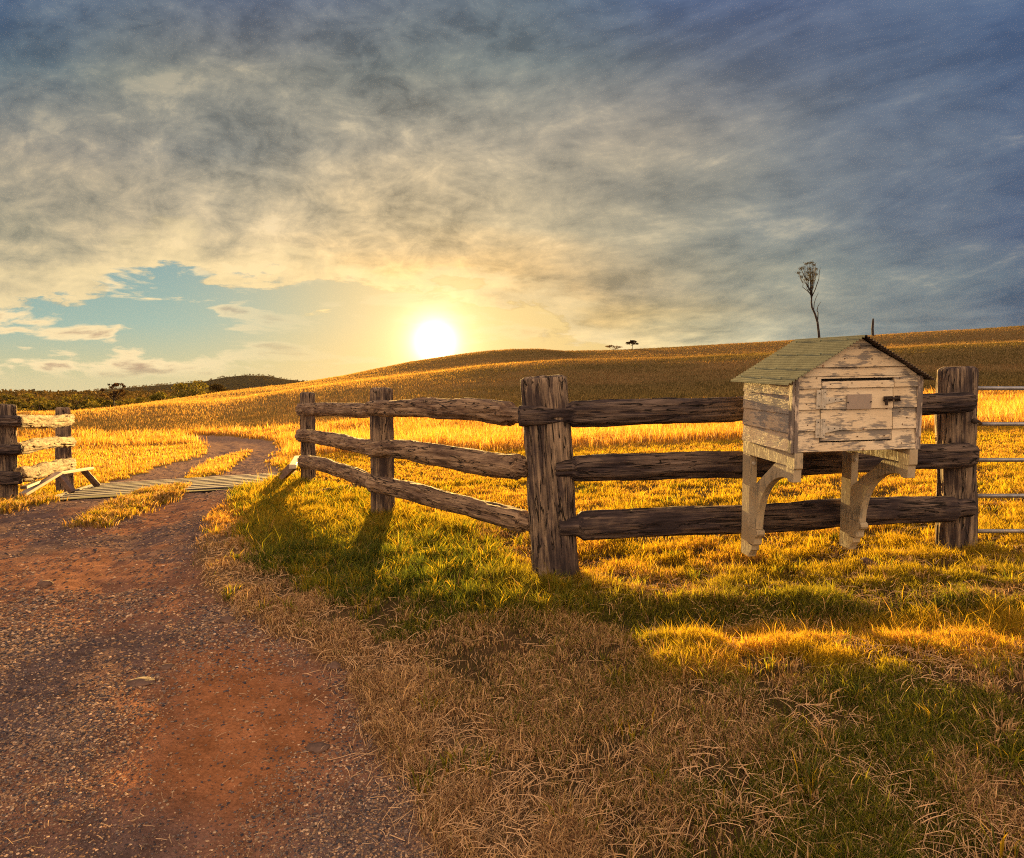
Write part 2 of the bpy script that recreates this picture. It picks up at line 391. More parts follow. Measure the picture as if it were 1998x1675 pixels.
# ------------------------------------------------------------------ materials
def newmat(name):
    m = bpy.data.materials.new(name); m.use_nodes = True; return m, NT(m.node_tree)
def finish(t, col, rough=.8, bump=None, bstr=.5, bdist=.01, metal=0., spec=.3):
    b = t.n('ShaderNodeBsdfPrincipled'); t.put(b.inputs['Base Color'], col); t.put(b.inputs['Roughness'], rough)
    t.put(b.inputs['Metallic'], metal); b.inputs['Specular IOR Level'].default_value = spec
    if bump is not None:
        bp = t.n('ShaderNodeBump'); bp.inputs['Strength'].default_value = bstr; bp.inputs['Distance'].default_value = bdist
        t.put(bp.inputs['Height'], bump); t.t.links.new(bp.outputs[0], b.inputs['Normal'])
    o = t.n('ShaderNodeOutputMaterial'); t.t.links.new(b.outputs[0], o.inputs[0]); return b
def wood_mat(name, dark, mid, light, lightness=.5):
    m, t = newmat(name)
    tc = t.n('ShaderNodeTexCoord'); oi = t.n('ShaderNodeObjectInfo')
    off = t.vm('ADD', tc.outputs['Object'], t.comb(t.m('MULTIPLY', oi.outputs['Random'], 37.), 0., t.m('MULTIPLY', oi.outputs['Random'], 11.)))
    st = t.vm('MULTIPLY', off, (1.6, 16., 16.)); st2 = t.vm('MULTIPLY', off, (3., 60., 60.))
    n1, _ = t.noise(st, 1., 8, .65, .6); n2, _ = t.noise(st2, 1., 6, .6, .3); n3, _ = t.noise(off, 3.2, 5, .6, .2)
    n4, _ = t.noise(t.vm('MULTIPLY', off, (.9, 12., 12.)), 1.6, 3, .5, .8)
    crack = t.m('ABSOLUTE', t.m('SUBTRACT', n4, .5)); ck = t.mr(crack, .020, .004, 0., 1.)
    ck = t.m('MULTIPLY', ck, t.mr(n3, .40, .50))
    g = t.m('ADD', t.m('MULTIPLY', n1, .55), t.m('ADD', t.m('MULTIPLY', n2, .2), t.m('MULTIPLY', n3, .35)))
    c = t.ramp(g, [(.42, dark), (.51, mid), (.59, light), (.67, tuple(min(1, q*1.35) for q in light[:3]))])
    c = t.mix(t.m('MULTIPLY', t.mr(n2, .42, .62, 1, 0), .35), c, dark)
    c = t.mix(ck, c, (.012, .009, .008, 1))
    hgt = t.m('SUBTRACT', t.m('ADD', t.m('MULTIPLY', n1, 1.), t.m('MULTIPLY', n2, .5)), t.m('MULTIPLY', ck, .9))
    finish(t, c, .88, hgt, 1., .022, spec=.2)
    return m
M_WOOD = wood_mat('split_rail_wood', (.018, .013, .015), (.052, .036, .036), (.135, .094, .072))
M_POST = wood_mat('weathered_post_wood', (.024, .018, .020), (.090, .062, .052), (.27, .19, .125))
M_PALE = wood_mat('pale_rail_wood', (.09, .05, .025), (.23, .14, .07), (.40, .26, .13))
M_GLARE = wood_mat('glare_tinted_rail_wood', (.075, .045, .032), (.20, .125, .080), (.34, .225, .135))  # lighter, warmer wood with the sun's flare on the rails painted in
def paint_mat(name, base, wear_col, wear=.5, long=0):
    m, t = newmat(name)
    tc = t.n('ShaderNodeTexCoord'); oi = t.n('ShaderNodeObjectInfo')
    off = t.vm('ADD', tc.outputs['Object'], t.comb(t.m('MULTIPLY', oi.outputs['Random'], 7.), 0., t.m('MULTIPLY', oi.outputs['Random'], 3.)))
    sc = [60., 60., 60.]; sc[long] = 9.; s2 = [160., 160., 160.]; s2[long] = 14.
    n1, _ = t.noise(t.vm('MULTIPLY', off, tuple(sc)), 1., 6, .7, .2)
    n2, _ = t.noise(off, 5.5, 4, .6, .3); n3, _ = t.noise(t.vm('MULTIPLY', off, tuple(s2)), 1., 4, .6, 0.)
    f = t.m('ADD', t.m('MULTIPLY', n1, .6), t.m('MULTIPLY', n2, .55))
    f = t.mr(f, 1.0-wear*.80, 1.07-wear*.80)
    st, _ = t.noise(off, 2.3, 5, .6, .2)
    bc = t.mix(t.mr(st, .35, .7), base, tuple(q*k for q, k in zip(base[:3], (.86, .80, .72)))+(1,))
    bc = t.mix(t.m('MULTIPLY', t.mr(n3, .35, .6), .22), bc, tuple(q*.6 for q in base[:3])+(1,))
    c = t.mix(t.m('MULTIPLY', f, .85), bc, wear_col)
    rust, _ = t.noise(off, 21., 2, .5, 0.)
    c = t.mix(t.m('MULTIPLY', t.mr(rust, .735, .77), .8), c, (.25, .10, .03, 1))
    finish(t, c, .75, t.m('SUBTRACT', n3, f), .35, .004)
    return m
M_PAINT = paint_mat('flaking_cream_paint', (.76, .62, .43, 1), (.15, .135, .13, 1), .54, 0)
M_PAINTS = paint_mat('flaking_cream_paint_lengthwise', (.66, .53, .38, 1), (.24, .22, .20, 1), .56, 1)
M_PAINTB = paint_mat('mottled_bracket_paint', (.46, .37, .24, 1), (.20, .17, .12, 1), .50, 2)
M_CORNER = paint_mat('worn_corner_board', (.60, .48, .37, 1), (.10, .08, .075, 1), .62, 2)
def simple(name, col, rough=.7, metal=0., nscale=20., var=.25, bstr=.2, bd=.003):
    m, t = newmat(name); tc = t.n('ShaderNodeTexCoord')
    n, _ = t.noise(tc.outputs['Object'], nscale, 6, .65, .2)
    c = t.mix(t.mr(n, .3, .7), tuple(q*(1-var) for q in col[:3])+(1,), tuple(min(1, q*(1+var)) for q in col[:3])+(1,))
    finish(t, c, rough, n, bstr, bd, metal); return m
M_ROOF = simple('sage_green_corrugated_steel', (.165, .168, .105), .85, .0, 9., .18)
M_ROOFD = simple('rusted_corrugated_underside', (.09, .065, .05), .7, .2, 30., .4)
M_SCREW = simple('roof_screw_steel', (.20, .22, .15), .5, .3)
M_HINGE = simple('painted_hinge_steel', (.50, .44, .35), .55, .1, 40., .2)
M_PLATE = simple('taupe_number_plate', (.32, .25, .20), .6, .0, 12., .04)
M_IRON = simple('rusty_iron', (.05, .035, .028), .75, .5, 60., .5)
M_NAIL = simple('nail_head_iron', (.12, .07, .04), .7, .4, 60., .3)
M_GALV = simple('galvanised_pipe', (.30, .29, .30), .45, .7, 14., .2)
M_STEELW = simple('pale_painted_steel', (.62, .50, .36), .5, .2, 8., .2)
M_STEELD = simple('brown_painted_steel', (.16, .10, .075), .6, .2, 12., .3)
M_GRID = simple('worn_steel_bar', (.20, .17, .15), .95, .0, 20., .3)
M_SHADE = simple('near_black_gap_shade', (.012, .009, .007), .95, 0., 9., .3)  # near-black colour standing in for shade behind boards and under grid bars
M_STONE = simple('dusty_brown_stone', (.12, .07, .05), .9, 0., 14., .35, .6, .01)
M_WIRE = simple('dark_fence_wire', (.05, .04, .04), .5, .6)
M_BARK = simple('dark_bark', (.035, .026, .024), .9, 0., 6., .3)
M_BARKW = simple('warm_bark', (.075, .045, .03), .9, 0., 6., .3)
# grass blades: colour per blade, light passes through them
def blade_mat(name, tr=.5, gl=.06, trcol=1.2):
    m, t = newmat(name)
    at = t.n('ShaderNodeAttribute'); at.attribute_name = 'col'
    df = t.n('ShaderNodeBsdfDiffuse'); t.put(df.inputs[0], at.outputs['Color'])
    tl = t.n('ShaderNodeBsdfTranslucent')
    t.put(tl.inputs[0], t.mix(1., at.outputs['Color'], (trcol, trcol, trcol*.6, 1), 'MULTIPLY'))
    a = t.n('ShaderNodeMixShader'); t.put(a.inputs[0], t.m('MULTIPLY', at.outputs['Alpha'], tr)); t.t.links.new(df.outputs[0], a.inputs[1]); t.t.links.new(tl.outputs[0], a.inputs[2])
    g = t.n('ShaderNodeBsdfGlossy'); g.inputs['Roughness'].default_value = .45; g.inputs[0].default_value = (.7, .55, .35, 1)
    b = t.n('ShaderNodeMixShader'); b.inputs[0].default_value = gl; t.t.links.new(a.outputs[0], b.inputs[1]); t.t.links.new(g.outputs[0], b.inputs[2])
    o = t.n('ShaderNodeOutputMaterial'); t.t.links.new(b.outputs[0], o.inputs[0]); return m
M_BLADE = blade_mat('grass_blade', .5, .02, 1.45)
M_LEAF = blade_mat('tree_leaf', .25, .01, 1.1)
def attr_mat(name, nscale=60., var=.35, bstr=.5, bd=.006, rough=.9):
    m, t = newmat(name); at = t.n('ShaderNodeAttribute'); at.attribute_name = 'col'
    geo = t.n('ShaderNodeNewGeometry')
    n, _ = t.noise(geo.outputs['Position'], nscale, 5, .65, .2); n2, _ = t.noise(geo.outputs['Position'], nscale*.12, 5, .65, .3)
    k = t.m('MULTIPLY', t.mr(n, .25, .75, 1-var, 1+var, 'LINEAR'), t.mr(n2, .25, .75, 1-var*.6, 1+var*.6, 'LINEAR'))
    c = t.mix(1., at.outputs['Color'], t.comb(k, k, k), 'MULTIPLY')
    df = t.n('ShaderNodeBsdfDiffuse'); t.put(df.inputs[0], c)
    bp = t.n('ShaderNodeBump'); bp.inputs['Strength'].default_value = bstr; bp.inputs['Distance'].default_value = bd
    t.put(bp.inputs['Height'], t.m('ADD', n, t.m('MULTIPLY', n2, .8))); t.t.links.new(bp.outputs[0], df.inputs['Normal'])
    o = t.n('ShaderNodeOutputMaterial'); t.t.links.new(df.outputs[0], o.inputs[0]); return m
M_GROUND = attr_mat('ground_earth_and_turf', 70., .40, .7, .012)
M_PEB = attr_mat('gravel_stone', 90., .25, .2, .002, .7)

# ------------------------------------------------------------------ ground sheet
def ground_cols(x, y, fl):
    rd, road, red, green, straw = fl
    n1 = fbm(x*2.1, y*2.1, 4, 51)[..., None]; n2 = fbm(x*.35, y*.35, 4, 53)[..., None]; n3 = fbm(x*11, y*11, 3, 55)[..., None]
    e = lambda *c: np.array(c)
    turf = e(.085, .048, .024)*(1-n1)+e(.045, .034, .013)*n1
    turf = turf*(.7+.6*n3)
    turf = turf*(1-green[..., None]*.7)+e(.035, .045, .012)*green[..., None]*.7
    field = e(.15, .085, .022)*(1-n2)+e(.09, .062, .015)*n2
    t = ss(y, 7, 14)[..., None]; turf = turf*(1-t)+field*t
    hill = e(.20, .12, .05)*(1-n2)+e(.13, .095, .036)*n2
    t = ss(y, 13, 17)[..., None]; turf = turf*(1-t)+(e(.25, .145, .032)*(1-n2)+e(.17, .11, .022)*n2)*t
    t = ss(y, 34, 52)[..., None]; turf = turf*(1-t)+hill*t
    wood = e(.045, .034, .016)
    t = ss(y, 180, 330)[..., None]; turf = turf*(1-t)+wood*t
    grav = e(.125, .080, .068)*(.65+.7*n3)
    rd_c = e(.38, .135, .038)*(.75+.5*n3)
    rc = grav*(1-red[..., None]*.7)+rd_c*red[..., None]*.7
    t = ss(y, 8, 12)[..., None]; rc = rc*(1-t)+e(.24, .15, .105)*(.7+.6*n3)*t
    c = turf*(1-road[..., None])+rc*road[..., None]
    s = np.clip(straw*.6*(1-.5*road), 0, 1)[..., None]
    return np.clip(c*(1-s)+e(.20, .12, .065)*s, 0, 1)
TH = np.concatenate([np.linspace(-math.pi, -.80, 60, endpoint=False), np.linspace(-.80, .80, 760, endpoint=False), np.linspace(.80, math.pi, 60, endpoint=False)])
RR = np.concatenate([[.3, .6, .9, 1.2], np.geomspace(1.45, 30, 620, endpoint=False), np.geomspace(30, 260, 260, endpoint=False), np.geomspace(260, 7000, 120)])
th, rr = np.meshgrid(TH, RR); gx = rr*np.sin(th); gy = rr*np.cos(th)
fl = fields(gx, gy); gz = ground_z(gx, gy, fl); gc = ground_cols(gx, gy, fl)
nr, nt = gx.shape
gi = np.arange(nr*nt).reshape(nr, nt); gj = np.roll(gi, -1, axis=1)
fc = np.stack([gi[:-1], gi[1:], gj[1:], gj[:-1]], -1).reshape(-1, 4)
gv = np.stack([gx, gy, gz], -1).reshape(-1, 3)
# centre cap
gv = np.vstack([gv, [[0, 0, float(gz[0].mean())]]]); cidx = len(gv)-1
tri = np.stack([gi[0], gj[0], np.full(nt, cidx)], -1)
gcol = np.vstack([gc.reshape(-1, 3), gc.reshape(-1, 3)[:1]])
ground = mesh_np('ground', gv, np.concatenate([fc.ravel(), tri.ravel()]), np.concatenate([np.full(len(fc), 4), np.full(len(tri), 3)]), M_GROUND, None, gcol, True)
# fields above ground face up?
tag(ground, 'rolling paddock ground with a red dirt track and grassy hill', None, None, 'structure')

# ------------------------------------------------------------------ blades
def blades(name, x, y, z, h, w_, az, lean, col, curl=None, label=None, tr=1.):
    n = len(x); curl = np.full(n, .5) if curl is None else curl
    dxy = np.stack([np.cos(az), np.sin(az)], -1)
    fz = rng.random(n)*2*np.pi; side = np.stack([np.cos(fz), np.sin(fz), np.zeros(n)], -1)*w_[:, None]*.5
    base = np.stack([x, y, z-.01], -1)
    l1 = lean*.45; l2 = np.clip(lean+curl*.6, 0, 1.5)
    mid = base.copy(); mid[:, :2] += dxy*(np.sin(l1)*h*.55)[:, None]; mid[:, 2] += np.cos(l1)*h*.55+.01
    tip = mid.copy(); tip[:, :2] += dxy*(np.sin(l2)*h*.5)[:, None]; tip[:, 2] += np.cos(l2)*h*.5
    V = np.stack([base-side, base+side, mid+side*.8, mid-side*.8, tip], 1).reshape(-1, 3)
    b = (np.arange(n)*5)[:, None]
    q = b+np.array([0, 1, 2, 3]); t3 = b+np.array([3, 2, 4])
    idx = np.concatenate([q, t3], 1).ravel(); sz = np.tile([4, 3], n)
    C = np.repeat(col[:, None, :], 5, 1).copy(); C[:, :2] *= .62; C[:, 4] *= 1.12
    o = mesh_np(name, V, idx, sz, M_BLADE, None, np.hstack([np.clip(C.reshape(-1, 3), 0, 1), np.repeat(np.broadcast_to(tr, (n,)), 5)[:, None]]))
    tag(o, label, None, None, 'stuff'); return o
def scatter(n, y0, y1, umax=.95, umin=None, p=0.):
    """points with density falling with distance; a wide wedge, wider than the frame"""
    a = np.exp(rng.uniform(math.log(y0), math.log(y1), n)) if p == 0 else (rng.uniform(y0**p, y1**p, n))**(1/p)
    u_ = rng.uniform(-umax if umin is None else umin, umax, n)
    return u_*a, a
STRAW = np.array([.56, .34, .15]); BROWN = np.array([.17, .09, .045]); GRN = np.array([.165, .150, .014]); DGRN = np.array([.055, .070, .012]); GOLD = np.array([.62, .31, .045]); YG = np.array([.44, .27, .020])
def pick(k, *cols):
    return np.array(cols)[k]
def turf(n, y0, y1, name, label):
    x, y = scatter(n, y0, y1)
    x = x+rng.normal(0, .01, n)
    f = fields(x, y); rd, road, red, green, straw = f
    clump = fbm(x*5, y*5, 3, 61); patch = fbm(x*1.1, y*1.1, 3, 63)
    dens = (1-road)*np.clip(.12+1.5*ss(clump, .34, .60)+green*.6, 0, 1)
    keep = rng.random(n) < dens
    x, y, clump, patch = x[keep], y[keep], clump[keep], patch[keep]; f = tuple(q[keep] for q in f); rd, road, red, green, straw = f
    n = len(x); z = ground_z(x, y, f)
    far = np.maximum(ss(y, 3.6, 5.5)*ss(x, -.5, .6), ss(y, 2.95, 3.25)*ss(x, .45, 1.1)*(1-ss(y, 3.75, 3.95)))+ss(y, 5.5, 8)*(1-ss(x, -.5, .6))  # near right band takes field gold too, painting in a sunlit strip
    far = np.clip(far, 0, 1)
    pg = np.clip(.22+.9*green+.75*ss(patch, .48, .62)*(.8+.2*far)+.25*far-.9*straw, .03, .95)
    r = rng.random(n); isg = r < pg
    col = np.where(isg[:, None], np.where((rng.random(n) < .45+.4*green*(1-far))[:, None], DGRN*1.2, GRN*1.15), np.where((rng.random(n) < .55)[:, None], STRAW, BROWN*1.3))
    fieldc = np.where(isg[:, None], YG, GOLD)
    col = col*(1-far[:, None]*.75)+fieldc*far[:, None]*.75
    col = col*rng.uniform(.65, 1.3, n)[:, None]
    pxs = y/660.
    h = (.016+.024*rng.random(n)+.028*ss(clump, .45, .7))*(1+green*1.9*rng.random(n)+.8*far*rng.random(n))
    h = h*np.where(rng.random(n) < .03, 2.0, 1.)
    wd = np.maximum(.0020+.0022*rng.random(n)+.003*green*rng.random(n), pxs*.55*rng.uniform(.6, 1.5, n))
    lean = np.where(isg, rng.uniform(.1, .9, n), rng.uniform(.4, 1.45, n))
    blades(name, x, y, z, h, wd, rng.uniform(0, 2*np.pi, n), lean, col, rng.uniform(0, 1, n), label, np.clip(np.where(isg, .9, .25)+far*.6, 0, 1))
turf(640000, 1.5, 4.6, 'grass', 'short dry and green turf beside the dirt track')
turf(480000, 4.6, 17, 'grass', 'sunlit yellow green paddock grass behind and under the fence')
# tufts: coarse green clumps
def tufts(cn, name, cx, cy, nb, hh, cols, spread=.05, label=None, tr=1.):
    k = len(cx); xs_ = np.repeat(cx, nb); ys_ = np.repeat(cy, nb); n = len(xs_)
    az = rng.uniform(0, 2*np.pi, n); rad = np.abs(rng.normal(0, spread, n))*np.repeat(rng.uniform(.5, 1.4, k), nb)
    x = xs_+np.cos(az)*rad; y = ys_+np.sin(az)*rad
    z = ground_z(x, y); h = np.repeat(hh*rng.uniform(.6, 1.3, k), nb)*rng.uniform(.5, 1.15, n)
    ci = rng.integers(0, len(cols), n); col = np.array(cols)[ci]*rng.uniform(.7, 1.25, n)[:, None]
    wd = np.maximum(.005*rng.uniform(.6, 1.4, n), y/660*.8)
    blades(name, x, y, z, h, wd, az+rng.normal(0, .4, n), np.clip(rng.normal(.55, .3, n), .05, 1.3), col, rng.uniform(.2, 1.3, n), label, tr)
N = 2600
x, y = scatter(N, 1.7, 14); f = fields(x, y)
pr = (1-f[1])*(.12+.9*f[3]+.35*ss(fbm(x*1.4, y*1.4, 3, 71), .5, .65))*ss(y, 1.7, 3.2)
k = rng.random(N) < pr
tufts(N, 'grass', x[k], y[k], 26, .10, [GRN*1.1, DGRN*1.5, GRN*1.4, YG], .04, 'coarse green grass clumps along the fence line')
N = 700
x, y = scatter(N, 1.6, 7); f = fields(x, y); k = rng.random(N) < (1-f[1])*.5*(1-f[3])
tufts(N, 'grass', x[k], y[k], 22, .085, [STRAW*.9, STRAW*.7, BROWN*1.4, STRAW], .05, 'dry wispy straw clumps in the mown verge', .2)
# median tufts on the track
def inpoly(poly, n):
    p = np.array(poly); lo, hi = p.min(0), p.max(0); x = rng.uniform(lo[0], hi[0], n*4); y = rng.uniform(lo[1], hi[1], n*4)
    k = polydist(x, y, poly) > 0; return x[k][:n], y[k][:n]
for poly, n_, hh in ((MED2, 260, .11), (MED1, 160, .07), (LEFTG, 420, .13)):
    x, y = inpoly(poly, n_)
    tufts(n_, 'grass', x, y, 30, hh*.8, [YG*.7, GOLD*.6, STRAW, GRN*1.2, BROWN*1.3, STRAW*.7], .07, 'low seeding grass growing between the wheel tracks', .7)
x, y = inpoly(GREEN, 900)
tufts(900, 'grass', x, y, 26, .12, [GRN, GRN*1.5, DGRN*1.5, YG], .05, 'lush green grass strip beside the track and posts')
# post feet and fence line weeds
# tall golden grass band
def tall(n, y0, y1, h0, h1, cols, name, label, wpx=.9, fcond=None, umin=None, umax=.95):
    x, y = scatter(n, y0, y1, umax, umin)
    f = fields(x, y); keep = rng.random(n) < (1-f[1])
    if fcond is not None: keep &= rng.random(n) < fcond(x, y)
    x, y = x[keep], y[keep]; n = len(x); z = ground_z(x, y)
    cl = fbm(x*.8, y*.8, 3, 81)
    h = rng.uniform(h0, h1, n)**1.0*(.45+1.1*cl)*(.7+.6*rng.random(n)**3)
    ci = rng.integers(0, len(cols), n); col = np.array(cols)[ci]*rng.uniform(.7, 1.3, n)[:, None]*(.75+.5*fbm(x*.3, y*.3, 3, 83))[:, None]
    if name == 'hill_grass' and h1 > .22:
        dry = ss(-x/y, -.12, .30)[:, None]; gp = ss(fbm(x*.035, y*.07, 4, 87), .50, .60)[:, None]*(1-dry)  # gold growing to the left is sun glare painted into the grass colour
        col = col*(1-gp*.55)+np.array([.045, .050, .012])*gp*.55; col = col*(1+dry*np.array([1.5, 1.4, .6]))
    wd = np.maximum(.006, y/660*wpx*rng.uniform(.6, 1.3, n))
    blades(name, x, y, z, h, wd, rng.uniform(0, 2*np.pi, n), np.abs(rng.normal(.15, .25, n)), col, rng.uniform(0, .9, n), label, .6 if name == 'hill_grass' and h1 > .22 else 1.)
right = lambda x, y: np.clip(ss(y, 16, 18.5)*ss(x/y, -.36, -.30)+ss(y, 27, 31)*ss(-x/y, .28, .34)*.9, 0, 1)
tall(300000, 15.5, 36, .14, .42, [GOLD*.8, GOLD, STRAW, np.array([.42,.20,.04])], 'tall_grass', 'tall golden seeding grass across the paddock behind the fence', .5, right)
tall(240000, 14, 34, .02, .13, [GOLD, YG, GOLD*.7, STRAW, BROWN*1.5], 'grass', 'short yellow grass around the bend of the track', .55, lambda x, y: ss(-x/y, .28, .34))
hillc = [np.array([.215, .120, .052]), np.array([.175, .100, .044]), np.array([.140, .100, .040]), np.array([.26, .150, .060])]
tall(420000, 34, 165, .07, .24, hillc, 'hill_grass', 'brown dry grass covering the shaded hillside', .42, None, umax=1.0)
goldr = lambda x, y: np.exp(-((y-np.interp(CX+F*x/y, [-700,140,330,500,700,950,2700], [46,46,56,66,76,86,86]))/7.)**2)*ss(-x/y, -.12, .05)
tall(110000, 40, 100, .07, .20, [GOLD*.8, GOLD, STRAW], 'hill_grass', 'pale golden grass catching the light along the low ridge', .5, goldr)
# loose straw litter
def litter(n, y0, y1, fn, lmin, lmax, col0, label):
    x, y = scatter(n, y0, y1); f = fields(x, y); k = rng.random(n) < fn(x, y, f); x, y = x[k], y[k]; n = len(x)
    L = rng.uniform(lmin, lmax, n); az = rng.uniform(0, 2*np.pi, n); bend = rng.normal(0, .20, n); seg = 4
    pts = [np.stack([x, y], -1)]; a = az.copy()
    for i in range(seg):
        pts.append(pts[-1]+np.stack([np.cos(a), np.sin(a)], -1)*(L/seg)[:, None]); a = a+bend*.5
    P_ = np.stack(pts, 1); arc = rng.uniform(0, .5, n)[:, None]*L[:, None]*.25
    tt = np.linspace(0, 1, seg+1)[None]; zz = ground_z(P_[..., 0], P_[..., 1])+.006+arc*np.sin(tt*np.pi)+rng.uniform(0, .02, n)[:, None]
    wd = np.maximum(.0008*rng.uniform(.7, 1.6, n), y/660*.22)
    nx = -np.sin(az)[:, None]*wd[:, None]; ny = np.cos(az)[:, None]*wd[:, None]
    A = np.stack([P_[..., 0]-nx, P_[..., 1]-ny, zz], -1); B = np.stack([P_[..., 0]+nx, P_[..., 1]+ny, zz+.001], -1)
    V = np.concatenate([A, B], 1).reshape(-1, 3); m_ = 2*(seg+1)
    q = np.array([[i, i+1, seg+1+i+1, seg+1+i] for i in range(seg)]).ravel()
    idx = ((np.arange(n)*m_)[:, None]+q[None]).ravel()
    col = np.repeat((np.array(col0)*rng.uniform(.6, 1.35, n)[:, None])[:, None], m_, 1).reshape(-1, 3)
    o = mesh_np('straw_litter', V, idx, np.full(n*seg, 4), M_BLADE, None, np.hstack([col, np.full((len(col), 1), .2)])); tag(o, label, None, None, 'stuff')
litter(40000, 1.6, 7.5, lambda x, y, f: (1-f[1])*(.25+.9*ss(fbm(x*1.6, y*1.6, 3, 97), .42, .62))+f[4]*.9, .03, .13, (.56, .34, .17), 'loose dry stalks lying over the turf')
litter(16000, 1.6, 9, lambda x, y, f: np.clip(f[4]*1.3, 0, 1), .02, .12, (.60, .37, .19), 'pale straw thrown up along the track edge')
litter(9000, 1.6, 9, lambda x, y, f: f[1]*.45, .008, .05, (.42, .27, .15), 'scattered bits of straw on the dirt track')
# gravel
ICO = None
def icos():
    t = (1+5**.5)/2
    v = np.array([(-1,t,0),(1,t,0),(-1,-t,0),(1,-t,0),(0,-1,t),(0,1,t),(0,-1,-t),(0,1,-t),(t,0,-1),(t,0,1),(-t,0,-1),(-t,0,1)], float)
    v /= np.linalg.norm(v[0])
    f = np.array([(0,11,5),(0,5,1),(0,1,7),(0,7,10),(0,10,11),(1,5,9),(5,11,4),(11,10,2),(10,7,6),(7,1,8),(3,9,4),(3,4,2),(3,2,6),(3,6,8),(3,8,9),(4,9,5),(2,4,11),(6,2,10),(8,6,7),(9,8,1)])
    return v, f
def pebbles(n, y0, y1, smin, smax, name, label, fn):
    x, y = scatter(n, y0, y1, .05, -.95); f = fields(x, y); k = rng.random(n) < fn(x, y, f); x, y = x[k], y[k]; f = tuple(q[k] for q in f); n = len(x)
    z = ground_z(x, y, f); v, fc_ = icos()
    s = (smin+(smax-smin)*rng.random(n)**3)*np.clip(y/2.6, .8, 3)
    sx = s*rng.uniform(.7, 1.5, n); sy = s*rng.uniform(.7, 1.3, n); sz = s*rng.uniform(.35, .75, n); a = rng.uniform(0, 6.28, n)
    V = v[None]*(1+rng.uniform(-.22, .22, (n, 12, 1)))
    X = V[..., 0]*sx[:, None]; Y = V[..., 1]*sy[:, None]; Z = V[..., 2]*sz[:, None]
    ca, sa = np.cos(a)[:, None], np.sin(a)[:, None]
    W_ = np.stack([X*ca-Y*sa+x[:, None], X*sa+Y*ca+y[:, None], Z+z[:, None]+sz[:, None]*.35], -1).reshape(-1, 3)
    idx = ((np.arange(n)*12)[:, None]+fc_.ravel()[None]).ravel()
    cols = np.array([(.055,.050,.060),(.11,.088,.085),(.20,.14,.105),(.30,.175,.10),(.50,.33,.20),(.07,.058,.062)])
    c = cols[rng.choice(6, n, p=[.10,.17,.27,.28,.10,.08])]*rng.uniform(.7, 1.3, n)[:, None]
    o = mesh_np(name, W_, idx, np.full(n*20, 3), M_PEB, None, np.repeat(c[:, None], 12, 1).reshape(-1, 3)); tag(o, label, None, None, 'stuff')
pd = lambda x, y, f: (1-.35*np.exp(-((f[0]-.75)/.22)**2)-.5*np.exp(-((f[0]-2.25)/.25)**2))*f[1]*np.clip(1.05-.85*f[2]+.0*x, .1, 1)*np.clip(.35+1.3*ss(fbm(x*1.7, y*.8, 3, 91), .35, .6), 0, 1)
pebbles(270000, 1.5, 5, .0014, .0068, 'gravel', 'loose blue grey and brown gravel on the near track', pd)
pebbles(60000, 5, 24, .002, .006, 'gravel', 'fine gravel on the far part of the track', pd)

